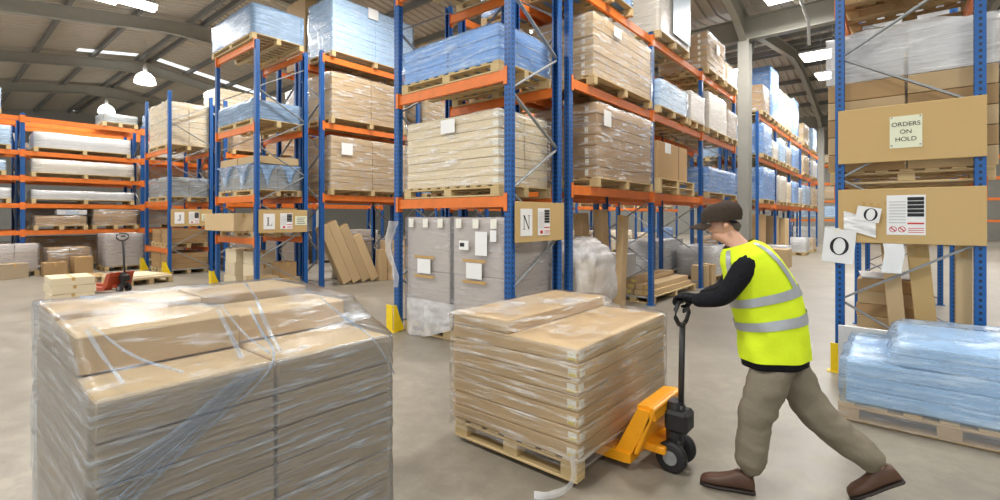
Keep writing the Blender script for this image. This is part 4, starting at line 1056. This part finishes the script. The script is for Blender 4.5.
# left back floor goods
pallet(1.2, 1.0, (-14.75, 3.45, .002), 'wooden pallet with a plywood sheet behind the red truck', True, 'wood', .25)
t = thing('plywood_sheet', 'pale plywood sheet on the pallet behind the red truck', 'sheet', (-14.78, 3.45, .146), .25); part('sheet_body', t, 1.25, .95, .04, 'cardlight', (0, 0, 0)); part('upper_sheet', t, 1.1, .9, .03, 'cardlight', (-.04, 0, .041))
pallet(1.2, .8, (-16.2, 2.7, .002), 'low wooden pallet beside the plywood, toward the orange beams', True, 'woodold', .1)
for k in range(4):
    carton('%s carton of the short stack by the cross aisle' % ('bottom', 'second', 'third', 'topmost')[k], .8, .6, .14, (-11.75, 1.72, .002 + k * .142), R.uniform(-.03, .03), 'cardlight', group='short carton stack by the cross aisle')
for k, (x, y, w, h, mt, nm) in enumerate(((-18.3, 2.35, .5, .38, 'cardbrown', 'square'), (-18.35, 2.95, .42, .5, 'cardbrown', 'taller'), (-18.4, 1.5, .55, .4, 'cardgrey', 'greyish'))):
    carton('%s dark brown carton before the orange beam racking' % nm, w, w, h, (x, y, 0), .1 * k, mt, group='cartons before the orange beams')
t = thing('white_carton', 'white carton with blue lettering on the orange beam racking', 'carton', (-19.98, 2.95, 1.722), 0)
part('carton_body', t, .5, .7, .15, 'white', (0, 0, 0)); text('Ders', .15, t, (.2515, 0, .075), 'bluepack', (PI / 2, 0, PI / 2))

# ------------------------------------------------------------------ the man pushing the truck
HD = Vector((-.95, -.31, 0)).normalized(); LT = Vector((.31, -.95, 0)).normalized()   # heading, and his left
def skin(name, parent, verts, edges, radii, mat, sub=2, root=0):
    me = bpy.data.meshes.new(name); me.from_pydata([tuple(v) for v in verts], edges, [])
    o = link(name, me, parent)
    md = o.modifiers.new('Skin', 'SKIN'); md.use_smooth_shade = True; md.branch_smoothing = .4
    for i, r in enumerate(radii):
        sv = me.skin_vertices[0].data[i]; sv.radius = (r, r) if not isinstance(r, tuple) else r; sv.use_root = (i == root)
    o.modifiers.new('Sub', 'SUBSURF').levels = sub; o.modifiers['Sub'].render_levels = sub
    dg = bpy.context.evaluated_depsgraph_get(); ev = o.evaluated_get(dg)
    nm = bpy.data.meshes.new_from_object(ev); o.modifiers.clear(); o.data = nm; bpy.data.meshes.remove(me)
    nm.name = name; nm.materials.clear(); nm.materials.append(M[mat])
    nm.polygons.foreach_set('use_smooth', [True] * len(nm.polygons)); return o
def crumple(o, amp):
    for v in o.data.vertices:
        p = v.co; v.co = p + v.normal * (amp * nz((p.x, p.y, p.z * 2.2), 7, 3) + amp * .6 * nz((p.x + p.z, p.y, p.z * 2), 15, 6))
per = thing('person', 'man in yellow hi-vis vest and dark cap striding, pushing the amber truck', 'person', (0, 0, 0))
V3 = lambda x, y, z: Vector((x, y, z))
pel = V3(-.575, 3.34, .87); sp = V3(-.605, 3.33, 1.02); ch = V3(-.66, 3.312, 1.22); uc = V3(-.715, 3.295, 1.37); nb = V3(-.775, 3.275, 1.46); nt = V3(-.825, 3.26, 1.535)
hc = nt + HD * .045 + V3(0, 0, .065); hj = nt + HD * .075 + V3(0, 0, -.0); ht = hc + V3(0, 0, .06) - HD * .01
shL = uc + LT * .195 + HD * .035 + V3(0, 0, .012); shR = uc - LT * .195 + HD * .035 + V3(0, 0, .0)
elL = V3(-.80, 3.03, 1.165); elR = V3(-.90, 3.44, 1.17); BAR = V3(-1.094, 3.18, 1.10)
wrL = V3(-1.0, 3.105, 1.125); wrR = V3(-1.0, 3.262, 1.125)
hpL = V3(-.55, 3.25, .83); hpR = V3(-.60, 3.425, .83); knL = V3(-.665, 3.18, .47); knR = V3(-.385, 3.44, .45)
anL = V3(-.705, 3.16, .10); anR = V3(-.055, 3.525, .19)
bv = [pel, sp, ch, uc, nb, nt, hc, ht, hj, shL, elL, wrL, shR, elR, wrR, hpL, knL, anL, hpR, knR, anR, hc + HD * .098 + V3(0, 0, -.015), hj + HD * .035 + V3(0, 0, -.012)]
be = [(0, 1), (1, 2), (2, 3), (3, 4), (4, 5), (5, 6), (6, 7), (5, 8), (3, 9), (9, 10), (10, 11), (3, 12), (12, 13), (13, 14), (0, 15), (15, 16), (16, 17), (0, 18), (18, 19), (19, 20), (6, 21), (8, 22)]
br = [.09, .10, .12, .12, .065, .06, (.092, .088), .07, .055, .06, .045, .03, .06, .045, .03, .07, .05, .035, .07, .05, .035, .018, .03]
skin('body', per, bv, be, br, 'skin')
for s in (-1, 1):
    e = skin('ear', per, [hc + LT * s * .088 + V3(0, 0, -.025) - HD * .015, hc + LT * s * .096 + V3(0, 0, .015) - HD * .02], [(0, 1)], [.012, .018], 'skin', 1)
    link('eye', lathe([(0, -.011), (.009, -.006), (.011, 0), (.009, .006), (0, .011)], 'white', 12), per, hc + HD * .083 + LT * s * .033 + V3(0, 0, .012))
skin('mouth', per, [hj + HD * .052 + LT * .022 + V3(0, 0, .018), hj + HD * .058 + V3(0, 0, .02), hj + HD * .052 - LT * .022 + V3(0, 0, .018)], [(0, 1), (1, 2)], [.005, .007, .005], 'shoe', 1, 1)
skin('hair', per, [nt - HD * .045 + V3(0, 0, .035), hc - HD * .055 + V3(0, 0, -.0), hc - HD * .05 + LT * .05 + V3(0, 0, -.01), hc - HD * .05 - LT * .05 + V3(0, 0, -.01)], [(0, 1), (1, 2), (1, 3)], [.035, .055, .05, .05], 'hair', 2, 1)
# cap: soft crown and a peak
cap = link('cap', None, per, hc + V3(0, 0, .035))
V = []; F = []; n = 28; rings = [(1.04, -.012), (1.09, .02), (1.06, .055), (.9, .085), (.62, .104), (.3, .112), (.02, .114)]
for r, z in rings:
    for i in range(n):
        a = 2 * PI * i / n; p = HD * (math.cos(a) * .112 * r) + LT * (math.sin(a) * .098 * r); V.append(p + V3(0, 0, z - .012 * math.cos(a) * (1 if z > 0 else 1)) + HD * .004)
for k in range(len(rings) - 1):
    for i in range(n): F.append([k * n + i, k * n + (i + 1) % n, (k + 1) * n + (i + 1) % n, (k + 1) * n + i])
link('crown', tri_mesh('crown', V, F, 'cap', smooth=True), cap)
V = []; F = []
for j in range(6):
    for i in range(13):
        u = (i / 12 - .5) * 1.9; d = .105 + .085 * j / 5 * math.cos(u * .8)
        p = HD * (math.cos(u) * d + .004) + LT * (math.sin(u) * (.094 + .012 * j / 5)); V.append(p + V3(0, 0, -.016 - .032 * j / 5 - .02 * abs(math.sin(u))))
nv = len(V); V += [p - V3(0, 0, .006) for p in V]
for j in range(5):
    for i in range(12): a = j * 13 + i; F.append([a, a + 1, a + 14, a + 13]); F.append([nv + a, nv + a + 1, nv + a + 14, nv + a + 13])
for i in range(12): a = 65 + i; F.append([a, a + 1, nv + a + 1, nv + a])
for j in range(5):
    for i in (0, 12): a = j * 13 + i; F.append([a, a + 13, nv + a + 13, nv + a])
link('peak', tri_mesh('peak', V, F, 'cap', smooth=True), cap)
# black jumper
sw = [pel + V3(0, 0, .03), sp, ch, uc, nb, nt - V3(0, 0, .035), shL, shL.lerp(elL, .5) + LT * .012, elL, elL.lerp(wrL, .5), wrL, shR, shR.lerp(elR, .5), elR, elR.lerp(wrR, .5), wrR]
skin('jumper', per, sw, [(0, 1), (1, 2), (2, 3), (3, 4), (4, 5), (3, 6), (6, 7), (7, 8), (8, 9), (9, 10), (3, 11), (11, 12), (12, 13), (13, 14), (14, 15)],
     [.15, .15, .15, .125, .07, .066, .08, .07, .057, .053, .044, .08, .07, .057, .057, .044], 'sweater')
# trousers
hip = pel - V3(0, 0, .04)
tv = [pel + V3(0, 0, .02), hip, hpL, hpL.lerp(knL, .5), knL, knL.lerp(anL, .55) + V3(.01, 0, 0), anL + V3(.005, 0, -.005), hpR, hpR.lerp(knR, .5), knR, knR.lerp(anR, .55), anR + V3(-.012, 0, .012)]
skin('trousers', per, tv, [(0, 1), (1, 2), (2, 3), (3, 4), (4, 5), (5, 6), (1, 7), (7, 8), (8, 9), (9, 10), (10, 11)],
     [.165, .16, .125, .122, .104, .092, .088, .125, .122, .104, .092, .086], 'trousers', 3, 0)
crumple(per.children[-1] if 0 else [c for c in per.children if c.name.startswith('trousers')][0], .011)
# vest as a lofted garment: rings (centre, half depth along heading, half width, tilt)
RG = [(V3(-.598, 3.335, .80), .192, .212, .08), (V3(-.60, 3.333, .95), .19, .212, .18), (V3(-.632, 3.322, 1.10), .192, .214, .26), (V3(-.675, 3.308, 1.24), .184, .226, .32),
      (V3(-.715, 3.295, 1.345), .16, .242, .36), (V3(-.745, 3.285, 1.415), .138, .236, .38), (V3(-.765, 3.278, 1.455), .112, .19, .38), (V3(-.778, 3.274, 1.48), .088, .105, .36)]
def vest_pt(t, a, off=0.0):
    k = min(int(t), len(RG) - 2); f = t - k; A, B = RG[k], RG[k + 1]
    c = A[0].lerp(B[0], f); da = A[1] + (B[1] - A[1]) * f + off; db = A[2] + (B[2] - A[2]) * f + off; tl = A[3] + (B[3] - A[3]) * f
    ca, sa = math.cos(a), math.sin(a); ca = math.copysign(abs(ca) ** .85, ca); sa = math.copysign(abs(sa) ** .85, sa)
    p = c + HD * (da * ca) + LT * (db * sa); w = .006 * math.sin(a * 7 + t * 3) * max(0, 1 - t / 3.5) + .008 * nz(p, 9, 2)
    return p + (HD * ca + LT * sa) * w + V3(0, 0, -tl * da * ca)
ves = link('vest', None, per); V = []; F = []; n = 48; m = 36
for j in range(m + 1):
    for i in range(n): V.append(vest_pt(j / m * (len(RG) - 1), 2 * PI * i / n))
for j in range(m):
    for i in range(n): F.append([j * n + i, j * n + (i + 1) % n, (j + 1) * n + (i + 1) % n, (j + 1) * n + i])
vme = tri_mesh('vest_body', V, F, 'vest', smooth=True); vb = link('vest_body', vme, ves)
V = []; F = []
for t_, off_, dz_ in ((.25, -.012, 0), (.0, -.012, -.012), (.0, -.016, -.045), (.0, -.05, -.05)):
    for i in range(n): V.append(vest_pt(t_, 2 * PI * i / n, off_) + V3(0, 0, dz_))
for j in range(3):
    for i in range(n): F.append([j * n + i, j * n + (i + 1) % n, (j + 1) * n + (i + 1) % n, (j + 1) * n + i])
link('jumper_hem', tri_mesh('jumper_hem', V, F, 'sweater', smooth=True), per)
for t0, t1 in ((1.32, 1.68), (2.32, 2.68)):
    V = []; F = []
    for j in range(4):
        for i in range(n): V.append(vest_pt(t0 + (t1 - t0) * j / 3, 2 * PI * i / n, .006))
    for j in range(3):
        for i in range(n): F.append([j * n + i, j * n + (i + 1) % n, (j + 1) * n + (i + 1) % n, (j + 1) * n + i])
    link('reflective_band', tri_mesh('reflective_band', V, F, 'band', smooth=True), ves)
for s in (-1, 1):
    V = []; F = []; P = []
    for side in (1, -1):
        seq = [2.6 + (6.6 - 2.6) * k / 14 for k in range(15)]
        for t in (seq if side == 1 else seq[::-1]):
            for w in (-.12, .0, .12):
                base = .62 + (t - 2.6) * .07
                a = base + w; a = a if side == 1 else PI - a
                P.append(vest_pt(t, s * a, .006))
    m_ = 3
    for i in range(len(P) // 3 - 1):
        for k in range(2): a = i * 3 + k; F.append([a, a + 1, a + 4, a + 3])
    link('reflective_band', tri_mesh('reflective_band', P, F, 'band', smooth=True), ves)
# gloved hands closed on the tiller loop
def hand(name, wr, y, thumb):
    c = V3(BAR.x, y, BAR.z); pts = [wr, c + V3(.06, 0, .02)]; ed = [(0, 1)]; rad = [(.036, .03), (.040, .022)]
    for i, dy in enumerate((-.033, -.011, .011, .033)):
        L = (.92, 1.04, 1.0, .84)[i] if thumb < 0 else (.84, 1.0, 1.04, .92)[i]; b = len(pts)
        pts += [c + V3(.026, dy, .038), c + V3(-.020 * L, dy * 1.02, .036), c + V3(-.036 * L, dy * 1.02, .002), c + V3(-.020, dy, -.028 * L)]
        ed += [(1, b), (b, b + 1), (b + 1, b + 2), (b + 2, b + 3)]; rad += [.0115, .0105, .0098, .0088]
    b = len(pts); pts += [c + V3(.045, thumb * .036, -.008), c + V3(.018, thumb * .044, -.033), c + V3(-.010, thumb * .04, -.036)]
    ed += [(1, b), (b, b + 1), (b + 1, b + 2)]; rad += [.014, .0115, .0095]
    return skin(name, per, pts, ed, rad, 'sweater', 2, 1)
hand('glove', wrL, 3.135, 1); hand('glove', wrR, 3.228, -1)
# shoes
def shoe(an, toe, heel, roll=0):
    d = (toe - heel); L = d.length; d.normalize(); up = (V3(0, 0, 1) - d * d.z).normalized(); sd = d.cross(up)
    sh = link('shoe', None, per)
    def loft(secs, mat, nm):
        V = []; F = []; n = 16
        for s, w, z0, z1 in secs:
            for i in range(n):
                a = 2 * PI * i / n; ca, sa = math.cos(a), math.sin(a)
                V.append(heel + d * (s * L) + sd * (w * math.copysign(abs(ca) ** .7, ca)) + up * ((z0 + z1) / 2 + (z1 - z0) / 2 * math.copysign(abs(sa) ** .7, sa)))
        for k in range(len(secs) - 1):
            for i in range(n): F.append([k * n + i, k * n + (i + 1) % n, (k + 1) * n + (i + 1) % n, (k + 1) * n + i])
        F += [list(range(n)), list(range((len(secs) - 1) * n, len(secs) * n))]
        link(nm, tri_mesh(nm, V, F, mat, smooth=True), sh)
    loft([(-.03, .02, .02, .06), (.0, .036, .018, .10), (.12, .042, .018, .125), (.3, .042, .018, .125), (.45, .044, .018, .10), (.65, .05, .018, .078), (.85, .047, .018, .068), (.97, .034, .018, .056), (1.02, .015, .02, .04)], 'shoe', 'upper')
    loft([(-.04, .025, 0, .018), (.0, .04, 0, .022), (.3, .042, 0, .022), (.65, .053, 0, .022), (.9, .048, 0, .022), (1.03, .025, 0, .022)], 'sole', 'sole')
shoe(anL, V3(-.945, 3.085, .002), V3(-.672, 3.168, .002))
shoe(anR, V3(-.215, 3.475, .004), V3(.012, 3.55, .15))

# ------------------------------------------------------------------ lamps, added lights, daylight, camera
def area(x, y, z, sx, sy, w, col=(1, .975, .93)):
    l = bpy.data.lights.new('hall_light', 'AREA'); l.shape = 'RECTANGLE'; l.size = sx; l.size_y = sy; l.energy = w; l.color = col
    o = bpy.data.objects.new('hall_light', l); COL.objects.link(o); o.location = (x, y, z); return o
def dome_lamp(label, x, y, z):
    t = thing('ceiling_lamp', label, 'lamp', (x, y, z), 0, 'high bay lamps')
    link('prismatic_dome', lathe([(.0, -.02), (.36, -.02), (.40, .0), (.385, .14), (.33, .30), (.24, .40), (.15, .47)], 'dome', 30), t)
    link('gear_housing', lathe([(.0, .47), (.08, .47), (.08, .70), (.05, .84), (0, .84)], 'lampbody', 22), t)
    link('hanging_rod', cyl(.012, max(.1, roofz(y) - z - .84), 'zinc', 8, 'z', 'hanging_rod', None, .84), t)
    area(x, y, z - .06, .7, .7, PW)
def box_lamp(label, x, y, z, w=1.0, d=.5, rz=0):
    t = thing('ceiling_lamp', label, 'lamp', (x, y, z), rz, 'box lamps under the roof')
    link('diffuser', prism([(-w * .5, .14), (-w * .42, 0), (w * .42, 0), (w * .5, .14)], d, 'lamp', 'diffuser'), t)
    part('lamp_tray', t, w + .06, d + .06, .06, 'lampbody', (0, 0, .14))
    for s in (-1, 1): link('hanging_rod', cyl(.01, max(.1, roofz(y) - z - .2), 'zinc', 8, 'z', 'hanging_rod', None, .2), t, (s * w * .35, 0, 0))
    area(x, y, z - .03, w, d, PW)
PW = 270
dome_lamp('white dome lamp above the J end bay', -25.4, 6.2, 7.5)
dome_lamp('smaller looking dome lamp farther off, above the orange beams', -34.4, 6.6, 7.5)
box_lamp('bright box lamp beside the roof rafter over the red truck', -18.6, 4.35, 8.35, .42, .95)
box_lamp('shorter bright box lamp next to it over the red truck', -18.9, 3.5, 8.35, .42, .75)
box_lamp('bright box lamp high over the aisle before the steel column', -2.35, 14.6, 7.45)
box_lamp('large bright box lamp beside the O post high over the aisle', -2.2, 20.3, 7.3, 1.1, .7)
box_lamp('bright box lamp next beyond the large one over the aisle', -2.1, 23.4, 7.3, 1.1, .7)
box_lamp('bright box lamp in the gap just beside the steel column', -5.2, 20.7, 7.3, 1.1, .7)
for x in (-30., -22., -14., -8., -2., 4.):  # extra area lights added across the hall, without any lamp fixture
    for y in (-1., 6., 13., 22., 31., 42.):
        if (x, y) in ((-2., 22.), (-2., 13.)): continue
        area(x, y, 7.2, 1.0, 1.0, PW * (1.0 if y < 20 else 1.3))
tube('conduit', ceiling, [(-2.05, 14.0, 8.4), (-1.95, 14.0, 7.2), (-1.74, 14.0, 6.5), (-1.72, 14.0, 5.9)], .035, 'lampbody', 8)

w = bpy.data.worlds.new('World'); SC.world = w; w.use_nodes = True
bg = w.node_tree.nodes['Background']; bg.inputs['Color'].default_value = (.93, .97, 1, 1); bg.inputs['Strength'].default_value = 1.05

cd = bpy.data.cameras.new('camera'); cam = bpy.data.objects.new('camera', cd); COL.objects.link(cam)
cd.sensor_width = 36; cd.lens = 480 * 36 / 1000; cd.shift_y = -.033; cd.clip_start = .05; cd.clip_end = 200
cam.location = (0, 0, 1.65); cam.rotation_euler = (PI / 2, 0, math.radians(39.8)); SC.camera = cam
SC.view_settings.view_transform = 'Standard'; SC.view_settings.look = 'None'; SC.view_settings.gamma = 1; SC.view_settings.use_curve_mapping = False
SC.view_settings.exposure = 0.0
SC.cycles.transparent_max_bounces = 24; SC.cycles.max_bounces = 8; SC.cycles.diffuse_bounces = 4
